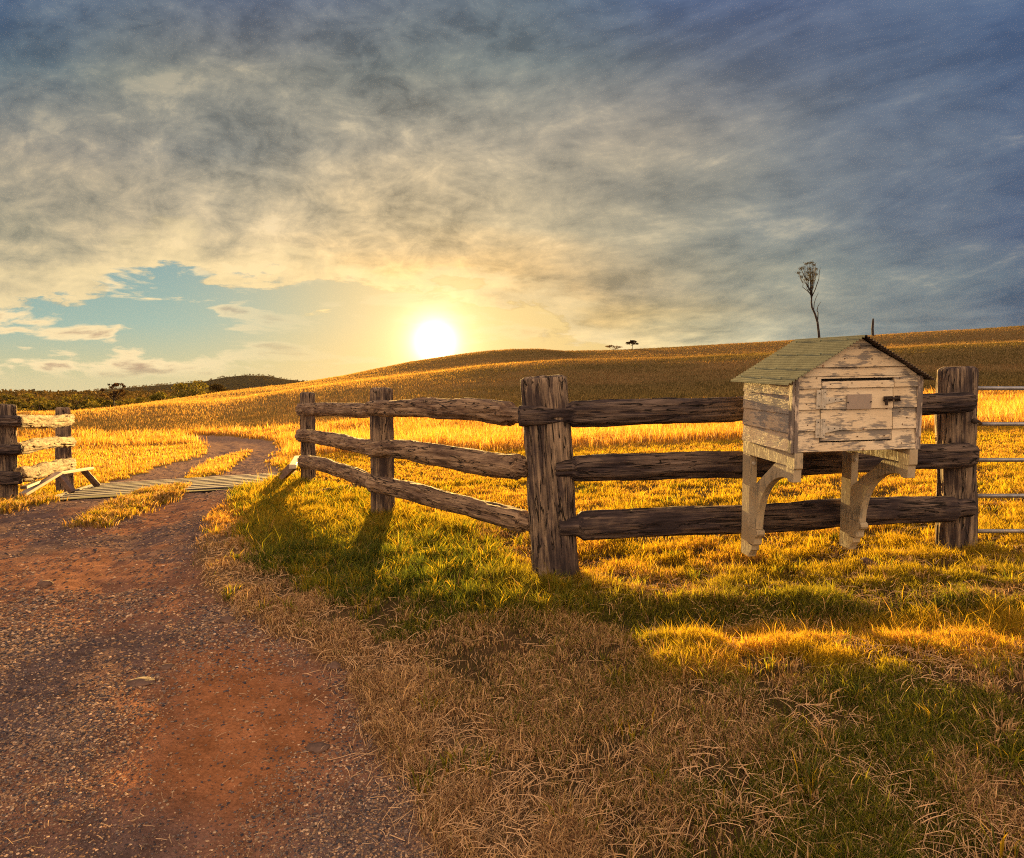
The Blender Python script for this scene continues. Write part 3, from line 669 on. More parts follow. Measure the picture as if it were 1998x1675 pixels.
# ------------------------------------------------------------------ logs
def log(name, p0, p1, prof, mat, parent, sq=3.2, rough=.012, seg=90, n=44, bow=0., up=Vector((0, 0, 1)), cap=.012, seed=None, side_bow=0.):
    """prof: list of (t, half_depth, half_height); local X runs along the log"""
    seed = seed if seed is not None else random.randint(0, 9999)
    L = (p1-p0).length; T = np.linspace(0, 1, seg)
    T = np.unique(np.concatenate([T, [.004/L*1, 1-.004/L]]))
    hd = np.interp(T, [q[0] for q in prof], [q[1] for q in prof]); hh = np.interp(T, [q[0] for q in prof], [q[2] for q in prof])
    a = np.linspace(0, 2*np.pi, n, endpoint=False)
    ca, sa = np.cos(a), np.sin(a)
    rr_ = (np.abs(ca)**sq+np.abs(sa)**sq)**(-1/sq)
    X = np.repeat((T*L)[:, None], n, 1)
    nzl = fbm(X*2.2+seed, np.repeat((a*2.2)[None], len(T), 0)+seed*.3, 3, seed % 50)-.5
    nzs = fbm(X*9+seed, np.repeat((a*5)[None], len(T), 0)+seed, 3, seed % 41)-.5
    gr = vn(X*1.2+seed, np.repeat((a*7)[None], len(T), 0)+seed*2, seed % 33)
    gr2 = vn(X*.9+seed*3, np.repeat((a*4.3)[None], len(T), 0)+seed, seed % 29)
    groove = -ss(gr, .78, .92)*.9-1.6*(1-ss(np.abs(gr2-.5), .0, .055))
    disp = rough*(2.2*nzl+.9*nzs+.9*groove)
    disp[:, -1] = (disp[:, 0]+disp[:, -2])/2
    Yl = rr_[None]*ca[None]*(hd[:, None])+ca[None]*disp; Zl = rr_[None]*sa[None]*hh[:, None]+sa[None]*disp
    bw = bow*np.sin(T*np.pi)[:, None]; Yl = Yl+side_bow*np.sin(T*np.pi)[:, None]; Zl = Zl+bw
    mx = (fbm(X*1.3+seed, X*0+seed, 2, 3)-.5)*rough*2.5; Zl = Zl+mx
    # eased ends
    endk = np.minimum(T*L, (1-T)*L); e = np.clip(endk/cap, 0, 1)**.5*.12+.88
    cz = Zl.mean(1, keepdims=True); cyy = Yl.mean(1, keepdims=True)
    Yl = cyy+(Yl-cyy)*e[:, None]; Zl = cz+(Zl-cz)*e[:, None]
    X = X+np.where((T < 1e-6) | (T > 1-1e-6), 1, 0)[:, None]*(vn(ca[None]*2.5+seed+9, sa[None]*2.5+9, 5)-.5)*rough*1.2
    V = np.stack([X, Yl, Zl], -1).reshape(-1, 3); m_ = len(T)
    I = np.arange(m_*n).reshape(m_, n); J = np.roll(I, -1, 1)
    q = np.stack([I[:-1], J[:-1], J[1:], I[1:]], -1).reshape(-1, 4)
    V = np.vstack([V, [[V[:n, 0].mean()-.002, float(cyy[0, 0]), float(cz[0, 0])], [V[-n:, 0].mean()+.002, float(cyy[-1, 0]), float(cz[-1, 0])]]])
    c0, c1 = len(V)-2, len(V)-1
    t0 = np.stack([J[0], I[0], np.full(n, c0)], -1); t1 = np.stack([I[-1], J[-1], np.full(n, c1)], -1)
    o = mesh_np(name, V, np.concatenate([q.ravel(), t0.ravel(), t1.ravel()]), np.concatenate([np.full(len(q), 4), np.full(2*n, 3)]), mat, None, None, True)
    # outward normals
    setw(o, frame(p0, p1, up), parent); return o
def post(px_t, py_t, px_b, py_b, Y, wpx, depth, parent, mat=M_POST, extra=.25, dY=0., chamf=.80, rough=.011, wb=None):
    pt = P(px_t, py_t, Y+dY); pb = P(px_b, py_b, Y)
    dr = (pb-pt).normalized(); p0 = pb+dr*extra
    hw = wpx/F*Y/2; hb = (wb or wpx)/F*Y/2; L = (pt-p0).length
    # local Z = across the picture, local Y = depth
    c = .045/L
    prof = [(0, depth/2, hb), (1-c*1.3, depth/2, hw), (1-c*.45, depth/2*.97, hw*.98), (1, depth/2*chamf, hw*chamf)]
    return log('post', p0, pt, prof, mat, parent, sq=4.2, rough=rough, seg=90, n=52, up=Vector((1, 0, 0)), cap=.006)
def wiretie(pts, parent, r=.0035, name='wire_tie'):
    mb = MB(); mb.tube(pts, r, 6); return mb.build(name, M_WIRE, parent, True)

Y3, Y2_, Y1_, Y0_ = 11.2, 7.7, 4.94, 5.2
fence = empty('rail_fence', G(1087, 1132), 'weathered split rail fence of four thick posts running from the cattle grid past the letterbox', 'fence')
post(601, 766, 602, 942, Y3, 25, .26, fence, M_POST, rough=.010)
post(743, 757, 747, 1012, Y2_, 41, .24, fence, M_POST, wb=44)
post(1059, 734, 1087, 1134, Y1_, 90, .30, fence, M_POST, wb=92, rough=.014)
post(1868, 716, 1866, 1080, Y0_, 66, .17, fence, M_POST, wb=70, rough=.014)
def rail(a, b, Ya, Yb, ta, tb, mat=M_WOOD, ten=(0, 0), tl=.10, dep=.075, parent=None, bow=0., tn=.62, sq=2.8, rough=.013, front=None):
    """a, b: pixel centre of the rail's ends, at distances Ya, Yb; ta, tb its pixel thickness"""
    p0, p1 = P(a[0], a[1], Ya), P(b[0], b[1], Yb); L = (p1-p0).length
    h0, h1 = ta/F*Ya/2, tb/F*Yb/2
    prof = [(0, dep*(.6 if ten[0] else .9), h0*(tn if ten[0] else .9))]
    if ten[0]: prof += [(tl/L, dep*.62, h0*tn), ((tl+.04)/L, dep*.95, h0*.98)]
    else: prof += [(.02, dep, h0)]
    prof += [(.5, dep, (h0+h1)/2*1.02)]
    if ten[1]: prof += [(1-(tl+.04)/L, dep*.95, h1*.98), (1-tl/L, dep*.62, h1*tn), (1, dep*.6, h1*tn)]
    else: prof += [(.98, dep, h1), (1, dep*.9, h1*.9)]
    return log('rail', p0, p1, prof, mat, parent or fence, sq=sq, rough=rough, seg=int(60+L*34), n=44, bow=bow)
f3, f2, f1, f0 = Y3-.16, Y2_-.16, Y1_-.12, Y0_-.11
# far span
rail((584,799),(772,801), f3, f2+.02, 25, 29, M_GLARE, (0, 1), .22, .085, sq=2.2)
rail((584,850),(730,876), f3, f2+.04, 25, 31, M_GLARE, (0, 0), .1, .085, sq=2.2, bow=.015)
rail((588,901),(728,941), f3, f2+.04, 25, 31, M_GLARE, (0, 0), .1, .085, sq=2.2, bow=.04)
# middle span
rail((724,799),(1034,810), f2-.04, f1+.05, 29, 50, M_GLARE, (0, 1), .26, .095, bow=.03)
rail((724,874),(1034,917), f2-.03, f1+.08, 31, 52, M_GLARE, (0, 1), .10, .095, bow=.02)
rail((724,945),(1040,1026), f2-.03, f1+.08, 32, 46, M_GLARE, (0, 1), .10, .095, bow=.03, sq=2.2)
# near span, with the letterbox
rail((1012,809),(1892,783), f1-.01, f0, 52, 40, M_WOOD, (1, 0), .36, .085, bow=-.0, tn=.74)
rail((1082,919),(1898,889), f1, f0, 53, 47, M_WOOD, (1, 0), .12, .085, tn=.78)
rail((1091,1030),(1897,990), f1, f0, 60, 50, M_WOOD, (1, 1), .13, .09, tn=.66, sq=2.4)
# wire ties and strands
def across(x0, y0, x1, y1, Y, sag=4):
    return [P(x0, y0-6, Y+.10), P(x0+2, y0, Y+.01), P((x0*2+x1)/3, y0+sag, Y-.012), P((x0+x1)/2, (y0+y1)/2+sag, Y-.015), P((x0+2*x1)/3, y1+sag, Y-.012), P(x1-2, y1, Y+.0), P(x1, y1-4, Y+.08)]
wiretie(across(1008, 810, 1112, 808, f1-.05), fence); wiretie(across(1014, 922, 1116, 922, f1-.06, 6), fence); wiretie(across(1018, 1032, 1126, 1032, f1-.05, 6), fence)
wiretie(across(1850, 790, 1912, 790, f0-.09, 2), fence); wiretie(across(1850, 893, 1910, 893, f0-.09, 2), fence)
for yy_ in (797, 849, 900): wiretie([P(582, yy_-10, f3+.1), P(578, yy_, f3), P(582, yy_+6, f3-.1), P(590, yy_+2, f3-.1)], fence, .006)
wiretie([P(1793, 838, 5.05), P(1829, 816, 5.1), P(1838, 820, 5.1)], fence, .003, 'strand'); wiretie([P(1793, 853, 5.05), P(1862, 825, 5.03), P(1890, 812, 5.03)], fence, .003, 'strand')
wiretie([P(1166, 1092, 5.3), P(1240, 1062, 5.6), P(1310, 1030, 5.9)], fence, .003, 'strand')
wiretie([P(1586, 1024, 5.0), P(1594, 1045, 5.0), P(1601, 1082, 5.02), P(1606, 1100, 5.04)], fence, .005, 'strand')

# left fence
YA, YB = 9.5, 12.6
lf = empty('rail_fence', G(18, 960), 'short rail fence with sunlit pale rails beside the left end of the cattle grid', 'fence')
post(10, 789, 10, 985, YA, 42, .12, lf, M_POST, wb=44)
post(122, 795, 127, 962, YB, 25, .12, lf, M_POST, wb=33)
for (a, b, ta, tb, bw) in (((30, 823), (137, 820), 25, 22, 0.), ((30, 876), (139, 861), 24, 20, .02), ((36, 931), (140, 905), 30, 24, .0)):
    rail(a, b, YA-.10, YB-.16, ta, tb, M_PALE, (0, 0), .1, .09, lf, bow=bw, sq=2.5, rough=.02)
for (yy_, t_) in ((822, 20), (877, 20), (933, 26)):
    p0, p1 = P(-60, yy_+1, YA-.17), P(40, yy_, YA-.17); hh_ = t_/F*YA/2
    log('rail', p0, p1, [(0, .06, hh_), (.8, .06, hh_), (1, .05, hh_*.85)], M_WOOD, lf, seg=50)
for yy_ in (822, 877, 933): wiretie([P(36, yy_-8, YA-.22), P(24, yy_, YA-.245), P(24, yy_+8, YA-.24), P(-10, yy_+6, YA-.24)], lf, .005)

# ------------------------------------------------------------------ letterbox shed
LX0, LX1, LY0, LY1, LZ0, EAVE, APEX = 1.701, 2.529, 4.165, 4.835, 1.005, 1.470, 1.700
XM = (LX0+LX1)/2; LW = (LX1-LX0)/2
lb = empty('letterbox', (XM, (LY0+LY1)/2, LZ0), 'large cream weatherboard letterbox shaped like a little shed with green tin roof', 'letterbox')
lb.location.z = 1.032; lb.rotation_euler = (R(3.), R(-1.3), R(6.5))
def L_(x, y, z): return Vector((x-XM, y-(LY0+LY1)/2, z-LZ0))
hy0, hy1 = -(LY1-LY0)/2, (LY1-LY0)/2
def zroof(x): return (EAVE-LZ0)+(APEX-EAVE)*(1-abs(x)/LW)
DX0, DX1, DZ0, DZ1 = -.243, .229, .062, .445
# front boards: lapped, cut round the door
zs = [0, .130, .262, .392, .520, .650, .70]
def board(mb, x0, x1, z0, z1, yb, proud=.014, top=.004):
    """a lapped board: bottom edge proud, face tilting back to the top"""
    xl0, xl1 = x0, x1
    def lim(z, x): # clip under gable
        h = (z-(EAVE-LZ0))/(APEX-EAVE); m_ = LW*(1-h) if h > 0 else LW
        return max(-m_, min(m_, x))
    z0 = z0+.0035
    a = [(lim(z0, xl0), yb-proud, z0), (lim(z0, xl1), yb-proud, z0), (lim(z1, xl1), yb-top, z1), (lim(z1, xl0), yb-top, z1)]
    b = [(q[0], yb+.004, q[2]) for q in a]
    mb.add(a+b, [(0,1,2,3),(7,6,5,4),(0,4,5,1),(1,5,6,2),(2,6,7,3),(3,7,4,0)])
fw = MB()
cb = .022
for i in range(len(zs)-1):
    z0, z1 = zs[i], zs[i+1]
    if z1 > zroof(0)+.01: z1 = zroof(0)-.004
    if z0 >= z1: continue
    ez = EAVE-LZ0
    segs = [(z0, z1)]
    if z0 < ez < z1: segs = [(z0, ez), (ez, z1)]
    for (a0, a1) in segs:
        fr0 = (a0-z0)/(z1-z0); fr1 = (a1-z0)/(z1-z0); pr0 = .017-.013*fr0; pr1 = .017-.013*fr1
        if a1 <= DZ0 or a0 >= DZ1: board(fw, -LW+cb, LW-cb, a0, a1, hy0, pr0, pr1)
        else:
            board(fw, -LW+cb, DX0-.006, a0, a1, hy0, pr0, pr1); board(fw, DX1+.006, LW-cb, a0, a1, hy0, pr0, pr1)
            if a0 < DZ0: board(fw, DX0-.006, DX1+.006, a0, DZ0-.004, hy0, pr0, pr0-.005)
            if a1 > DZ1: board(fw, DX0-.006, DX1+.006, DZ1+.006, a1, hy0, pr0-.006, pr1)
fw.build('front_wall', M_PAINT, lb)
bk = MB()  # inner box: back wall and a dark lining painting shade into the board gaps
bk.prism([(-LW+.01, hy1-.02, 0), (LW-.01, hy1-.02, 0), (LW-.01, hy1-.02, EAVE-LZ0), (0, hy1-.02, APEX-LZ0-.01), (-LW+.01, hy1-.02, EAVE-LZ0)], (0, .02, 0))
bk.build('back_wall', M_PAINT, lb)
ln = MB(); ln.prism([(-LW+.02, hy0+.006, .01), (LW-.02, hy0+.006, .01), (LW-.02, hy0+.006, EAVE-LZ0), (0, hy0+.006, APEX-LZ0-.012), (-LW+.02, hy0+.006, EAVE-LZ0)], (0, .012, 0))
ln.build('gap_shade_sheet', M_SHADE, lb)
fl_ = MB(); fl_.box((0, 0, .006), (LW-.004, (LY1-LY0)/2-.004, .008)); fl_.build('floor_board', M_PAINTS, lb)
for sgn in (-1, 1):
    sw = MB(); zq = [0, .118, .236, .352, .430, EAVE-LZ0+.0]
    for i in range(len(zq)-1):
        z0, z1 = zq[i], zq[i+1]+.003
        if i == len(zq)-2: z1 = EAVE-LZ0-.002
        a = [(sgn*(LW+.010), hy0+.012, z0), (sgn*(LW+.010), hy1, z0), (sgn*(LW+.001), hy1, z1), (sgn*(LW+.001), hy0+.012, z1)]
        b = [(sgn*(LW-.012), q[1], q[2]) for q in a]
        sw.add(a+b, [(0,1,2,3),(7,6,5,4),(0,4,5,1),(1,5,6,2),(2,6,7,3),(3,7,4,0)])
    sw.build('side_wall', M_PAINTS, lb)
    for k_ in (0, 1):
        cm_ = MB()
        if k_ == 0: cm_.box((sgn*(LW-.010), hy0-.009, (EAVE-LZ0)/2-.004), (.0115, .009, (EAVE-LZ0)/2+.0))
        else: cm_.box((sgn*(LW+.0105), hy0+.008, (EAVE-LZ0)/2-.004), (.0085, .020, (EAVE-LZ0)/2+.0))
        cm_.build('corner_board', M_CORNER, lb, bevel=.0015)
# door
door = MB()
for i in range(5):
    z0, z1 = zs[i], zs[i+1]
    z0, z1c = max(z0, DZ0+.002), min(z1, DZ1-.008)
    if z1c > z0:
        fr0 = (z0-zs[i])/(z1-zs[i]); fr1 = (z1c-zs[i])/(z1-zs[i])
        board(door, DX0, DX1, z0, z1c, hy0, .019-.012*fr0, .019-.012*fr1)
dob = door.build('door', M_PAINT, lb)
for (hz,) in ((.327,), (.148,)):
    hb = MB(); yf = hy0-.020
    hb.box((DX0-.022, yf+.001, hz), (.016, .002, .058)); hb.box((DX0+.013, yf-.002, hz), (.010, .003, .060))
    hb.tube([(DX0-.003, yf-.003, hz-.058), (DX0-.003, yf-.003, hz+.058)], .005, 8)
    hb.prism([(DX0+.020, yf-.003, hz-.030), (DX0+.135, yf-.003, hz-.010), (DX0+.138, yf-.003, hz+.006), (DX0+.020, yf-.003, hz+.014)], (0, .004, 0))
    hob = hb.build('hinge', M_HINGE, dob, bevel=.0008)
    sc_ = MB()
    for (qx, qz) in ((-.022, .04), (-.022, -.04), (.045, -.004), (.085, -.002), (.120, -.001), (.014, .045), (.014, -.045)):
        sc_.tube([(DX0+qx, yf-.002, hz+qz), (DX0+qx, yf-.0065, hz+qz)], .0032, 8)
    sc_.build('hinge_screws', M_IRON, hob)['kind'] = 'stuff'
pl = MB(); pl.box((-.000, hy0-.021, .308), (.081, .0025, .046)); plo = pl.build('name_plate', M_PLATE, dob, bevel=.001)
plo['label'] = 'blank taupe plate screwed to the letterbox door'
for qx in (-.076, .076):
    s_ = MB(); s_.tube([(qx, hy0-.023, .306), (qx, hy0-.027, .306)], .0045, 10); s_.build('plate_screw', M_IRON, plo)
bo = MB(); yb_ = hy0-.024
bo.box((.190, yb_, .322), (.030, .004, .016)); bo.tube([(.158, yb_-.010, .322), (.255, yb_-.010, .325)], .0065, 10)
for qx in (.170, .208): bo.tube([(qx, yb_-.016, .322-.016), (qx, yb_-.018, .322), (qx, yb_-.016, .322+.016)], .004, 6)
bo.box((.170, yb_-.014, .300), (.008, .006, .018)); bolt = bo.build('bolt_latch', M_IRON, dob, bevel=.0015)
kp = MB(); kp.box((.256, yb_+.004, .323), (.014, .006, .017)); kp.tube([(.248, yb_-.006, .338), (.256, yb_-.014, .324), (.264, yb_-.006, .308)], .005, 6); kp.build('latch_keeper', M_IRON, lb)
nl = MB()
for (qx, qz) in [(-.30, .035), (0.02, .03), (.30, .04), (.33, .20), (.28, .24), (.30, .16), (-.28, .46), (-.12, .455), (.1, .455), (.27, .45), (-.34, .30), (-.33, .17), (.28, .31), (.0, .64), (.08, .57), (-.1, .575)]:
    nl.tube([(qx, hy0-.012, qz), (qx, hy0-.0155, qz)], .004, 8)
for (qx, qz) in [(-.19, .42), (-.05, .425), (.15, .42), (-.19, .28), (.19, .26), (-.18, .10), (.18, .09), (.0, .09)]:
    nl.tube([(qx, hy0-.012, qz), (qx, hy0-.019, qz)], .0035, 8)
nl.build('nail_heads', M_NAIL, lb)['kind'] = 'stuff'
# corrugated roof: ridges run along the ridge line
SL = math.hypot(XM-1.648, APEX+.022-1.437)
def roof_sheet(sgn, ov, drop, matr, name):
    A = Vector((0, 0, APEX-LZ0+.020)); B = Vector((sgn*ov, 0, drop-LZ0)); dr = (B-A); Ls = dr.length; dn_ = dr.normalized(); nrm = Vector((-dn_.z*sgn, 0, abs(dn_.x)))
    ncor = 26; k_ = ncor*8+1; top = []; bot = []
    for i in range(k_):
        s_ = i/(k_-1); q = A+dn_*(Ls*s_)+nrm*(.0048*math.sin(2*math.pi*ncor*s_)); top.append(q); bot.append(q-nrm*.0022)
    yA, yB = hy0-.065, hy1+.06
    vs = [(q.x, yA, q.z) for q in top]+[(q.x, yB, q.z) for q in top]+[(q.x, yA, q.z) for q in bot]+[(q.x, yB, q.z) for q in bot]
    fs = []
    for i in range(k_-1):
        fs += [(i, i+1, k_+i+1, k_+i), (2*k_+i, 3*k_+i, 3*k_+i+1, 2*k_+i+1), (i, 2*k_+i, 2*k_+i+1, i+1), (k_+i, k_+i+1, 3*k_+i+1, 3*k_+i)]
    fs += [(0, k_, 3*k_, 2*k_), (k_-1, 3*k_-1, 4*k_-1, 2*k_-1)]
    mb = MB(); mb.add(vs, fs); o = mb.build(name, matr, lb, smooth=False)
    sc_ = []
    rowsf = [.06, .40, .68, .88]
    for fr in rowsf:
        fr = (round(fr*ncor)+.25)/ncor
        for yk in (-.27, 0.0, .28):
            c = A+dn_*(Ls*fr)+nrm*.0045; yo = yk+random.uniform(-.02, .02)+fr*.03
            s_ = MB(); s_.tube([(c.x, yo, c.z), (c.x+nrm.x*.004, yo, c.z+nrm.z*.004)], .008, 8); s_.tube([(c.x+nrm.x*.004, yo, c.z+nrm.z*.004), (c.x+nrm.x*.010, yo, c.z+nrm.z*.009)], .0045, 6)
            s_.build('roof_screw', M_SCREW, o)
    return o
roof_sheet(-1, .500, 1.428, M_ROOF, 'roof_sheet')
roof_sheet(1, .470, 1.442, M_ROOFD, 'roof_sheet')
# brackets
def bracket(xc, yback, zb, arm):
    hx = .028; b = MB()
    def pr(pts, w_=hx): b.prism([(xc-w_, q[0], q[1]) for q in pts], (2*w_, 0, 0))
    yb = yback; yf = yback-arm; zt = -.004
    pr([(yb, zt), (yb, zt-.09), (yf+.10, zt-.09), (yf+.085, zt-.105), (yf+.01, zt-.105), (yf, zt-.095), (yf, zt)])
    pr([(yf+.105, zt-.0905), (yf+.105, zt-.160), (yf+.085, zt-.172), (yf+.075, zt-.186), (yf+.05, zt-.190), (yf+.015, zt-.184), (yf+.012, zt-.106)], hx*.94)
    # leg, its nosing and the scroll under the brace
    pr([(yb+.002, zt-.0905), (yb-.11, zt-.0905), (yb-.11, zb+.10), (yb-.165, zb+.095), (yb-.162, zb+.062), (yb-.145, zb+.050), (yb-.120, zb+.015), (yb-.115, zb), (yb+.002, zb)], hx*.97)
    pr([(yb-.11, zb+.225), (yb-.228, zb+.225), (yb-.242, zb+.215), (yb-.245, zb+.195), (yb-.234, zb+.178), (yb-.212, zb+.168), (yb-.202, zb+.150), (yb-.200, zb+.115), (yb-.190, zb+.103), (yb-.11, zb+.103)], hx*1.03)
    n_ = 20; outer = []; ups = []
    y_s, z_s = yb-.222, zb+.226; y_e, z_e = yf+.100, zt-.170
    for i in range(n_+1):
        a = i/n_*math.pi/2; outer.append((y_s+(y_e-y_s)*(1-math.cos(a)), z_s+(z_e-z_s)*math.sin(a)))
    tot = [(yb-.105, zb+.226), (yb-.110, zt-.345), (yb-.46, zt-.0905), (y_e, zt-.0905)]
    ls = [0]
    for i in range(3): ls.append(ls[-1]+math.dist(tot[i], tot[i+1]))
    for i in range(n_+1):
        s_ = ls[-1]*(i/n_)**.9; ups.append((float(np.interp(s_, ls, [q[0] for q in tot])), float(np.interp(s_, ls, [q[1] for q in tot]))))
    w_ = hx*.90; vs = []; fs = []
    for (o_, u_) in zip(outer, ups):
        vs += [(xc-w_, o_[0], o_[1]), (xc+w_, o_[0], o_[1]), (xc+w_, u_[0], u_[1]), (xc-w_, u_[0], u_[1])]
    for i in range(n_):
        p, q = 4*i, 4*i+4
        fs += [(p, p+1, q+1, q), (p+1, p+2, q+2, q+1), (p+2, p+3, q+3, q+2), (p+3, p, q, q+3)]
    fs += [(0, 3, 2, 1), (4*n_, 4*n_+1, 4*n_+2, 4*n_+3)]
    b.add(vs, fs)
    o = b.build('bracket', M_PAINTB, lb, bevel=.002)
    s_ = MB(); s_.tube([(xc, yb-.105, zt-.15), (xc, yb-.120, zt-.15)], .013, 12); s_.tube([(xc, yb-.120, zt-.15), (xc, yb-.126, zt-.15)], .007, 8); s_.build('bracket_bolt', M_HINGE, o)
    return o
bracket(-LW+.030, hy1+.01, -.83, .70)
bracket(LW-.030, hy1+.01, -.812, .70)

# ------------------------------------------------------------------ steel gate on the right
gt = empty('steel_gate', P(1900, 1075, 5.3), 'galvanised five rail pipe gate hung on the thick end post', 'gate')
gY = 5.30
x0g = P(1896, 760, gY).x; x1g = x0g+3.0; zg = [P(1950, q, gY).z for q in (758, 828, 898, 968, 1037)]
gl0 = gt.location
for z_ in zg:
    mb = MB(); mb.tube([(x0g-gl0.x, gY-gl0.y, z_-gl0.z), (x1g-gl0.x, gY-gl0.y+.05, z_-gl0.z)], .0165, 12); mb.build('gate_rail', M_GALV, gt, True)
for xg in (x0g, x1g):
    mb = MB(); mb.tube([(xg-gl0.x, gY-gl0.y+.036, zg[-1]-.05-gl0.z), (xg-gl0.x, gY-gl0.y+.036, zg[0]+.04-gl0.z)], .019, 12); mb.build('gate_stile', M_GALV, gt, True)
mb = MB(); mb.tube([P(1897, 823, 5.03)-gl0, P(1907, 822, 5.05)-gl0, P(1914, 827, 5.28)-gl0], .012, 8); mb.tube([P(1901, 822, 5.02)-gl0, P(1902, 822, 5.045)-gl0], .022, 8); mb.build('gate_hinge', M_IRON, gt, True)

# ------------------------------------------------------------------ cattle grid with its wings
cg0 = G(330, 950)
cg = empty('cattle_grid', cg0, 'steel cattle grid of thin parallel bars set across the dirt track', 'cattle grid')
A_, B_, C_, D_ = G(108, 972), G(560, 944), G(574, 923), G(190, 946)
def cgp(s, t):
    p = (A_*(1-s)+B_*s)*(1-t)+(D_*(1-s)+C_*s)*t; return p
nb_ = 8
for i in range(nb_):
    t_ = i/(nb_-1); mb = MB(); p, q = cgp(0, t_), cgp(1, t_)
    mid = (p+q)/2
    mb.box((0, 0, 0), ((q-p).length/2, .048, .006), frame(mid+Vector((0, 0, .012)), q+Vector((0, 0, .012))))
    for k_ in range(len(mb.v)): mb.v[k_] = tuple(Vector(mb.v[k_])-cg0)
    mb.build('grid_bar', M_GRID, cg, bevel=.0015)
mb = MB()
pts = [cgp(0, -.03), cgp(1, -.03), cgp(1, 1.03), cgp(0, 1.03)]
mb.prism([p+Vector((0, 0, -.08))-cg0 for p in pts], (0, 0, .055)); mb.build('grid_pit_shade', M_SHADE, cg)  # shallow black slab gives the pit its shade by colour
for s_ in (-.005, 1.005):
    mb = MB(); p, q = cgp(s_, -.03), cgp(s_, 1.03); mb.box((0, 0, 0), ((q-p).length/2, .03, .02), frame((p+q)/2+Vector((0, 0, .01)), q+Vector((0, 0, .01))))
    for k_ in range(len(mb.v)): mb.v[k_] = tuple(Vector(mb.v[k_])-cg0)
    mb.build('edge_bar', M_GRID, cg)
def bar(parent, p, q, w_, h_, mat, name):
    mb = MB(); L = (q-p).length; mb.box((L/2, 0, 0), (L/2, w_, h_)); o = mb.build(name, mat, None, bevel=.004); setw(o, frame(p, q), parent); return o
wl = empty('grid_wing', G(150, 955), 'pale steel wing frame like a low trestle at the left end of the cattle grid', 'grid wing')
bar(wl, P(178, 914, 12.2), P(114, 924, 10.9), .05, .022, M_STEELW, 'top_bar'); bar(wl, P(115, 923.5, 10.9), P(44, 966, 9.75), .05, .024, M_STEELW, 'sloping_bar')
bar(wl, P(163, 918, 12.0), P(190, 948, 12.3), .055, .03, M_STEELD, 'leg'); bar(wl, P(116, 927, 10.9), P(142, 961, 10.9), .055, .035, M_STEELD, 'leg')
bar(wl, P(46, 952, 9.6), P(75, 940, 10.3), .04, .02, M_STEELD, 'brace')
wr = empty('grid_wing', G(560, 935), 'tilted steel channel wing at the right end of the cattle grid beside the thin post', 'grid wing')
bar(wr, P(581, 893, 12.4), P(571, 911, 10.9), .055, .035, M_STEELW, 'top_bar'); bar(wr, P(572, 913, 10.95), P(550, 934, 11.0), .055, .04, M_STEELD, 'leg'); bar(wr, P(566, 908, 12.0), P(544, 932, 12.0), .05, .03, M_STEELD, 'leg')

# lying timber
pa, pb_ = G(604, 971), G(702, 951)
tb = log('timber', pa+Vector((0, 0, .04)), pb_+Vector((0, 0, .05)), [(0, .05, .035), (1, .05, .035)], M_GLARE, None, sq=4, seg=40); tag(tb, 'narrow dark timber lying in the grass under the fence', 'timber')
# stones on the track
def stone(px, py, s, label, sz=.45):
    p = G(px, py); bm = bmesh.new(); bmesh.ops.create_icosphere(bm, subdivisions=3, radius=1)
    sd = random.random()*50
    for v_ in bm.verts:
        n_ = float(fbm(np.array([v_.co.x*1.3+sd]), np.array([v_.co.y*1.3+v_.co.z*1.7+sd]), 3, 7)[0])
        v_.co *= .75+.55*n_; v_.co = Vector((v_.co.x*s, v_.co.y*s*.75, v_.co.z*s*sz))
    me = bpy.data.meshes.new('stone'); bm.to_mesh(me); bm.free(); me.materials.append(M_STONE)
    o = bpy.data.objects.new('stone', me); COL.objects.link(o); o.location = Vector((p.x, p.y, float(ground_z(np.array([p.x]), np.array([p.y]))[0])+s*sz*.12)); o.rotation_euler = (0, 0, random.uniform(-.4, .4))
    tag(o, label, 'stone', 'stones half buried in the dirt track'); return o
stone(445, 1203, .060, 'rounded brown stone at the straw edge of the track')
stone(275, 1305, .072, 'flat reddish stone bedded in the track, widest of the stones', .25)
stone(326, 1278, .042, 'small reddish stone just behind the flat wide stone')
stone(652, 1296, .040, 'small pale stone where red dirt meets the dry grass', .6)
stone(620, 1446, .050, 'low bluish stone at the front of the red dirt patch', .35)
stone(88, 1137, .055, 'dark lump of rock alone on the left of the track', .5)
stone(1690, 1100, .050, 'dark clod in the sunlit grass beside the right bracket', .7)

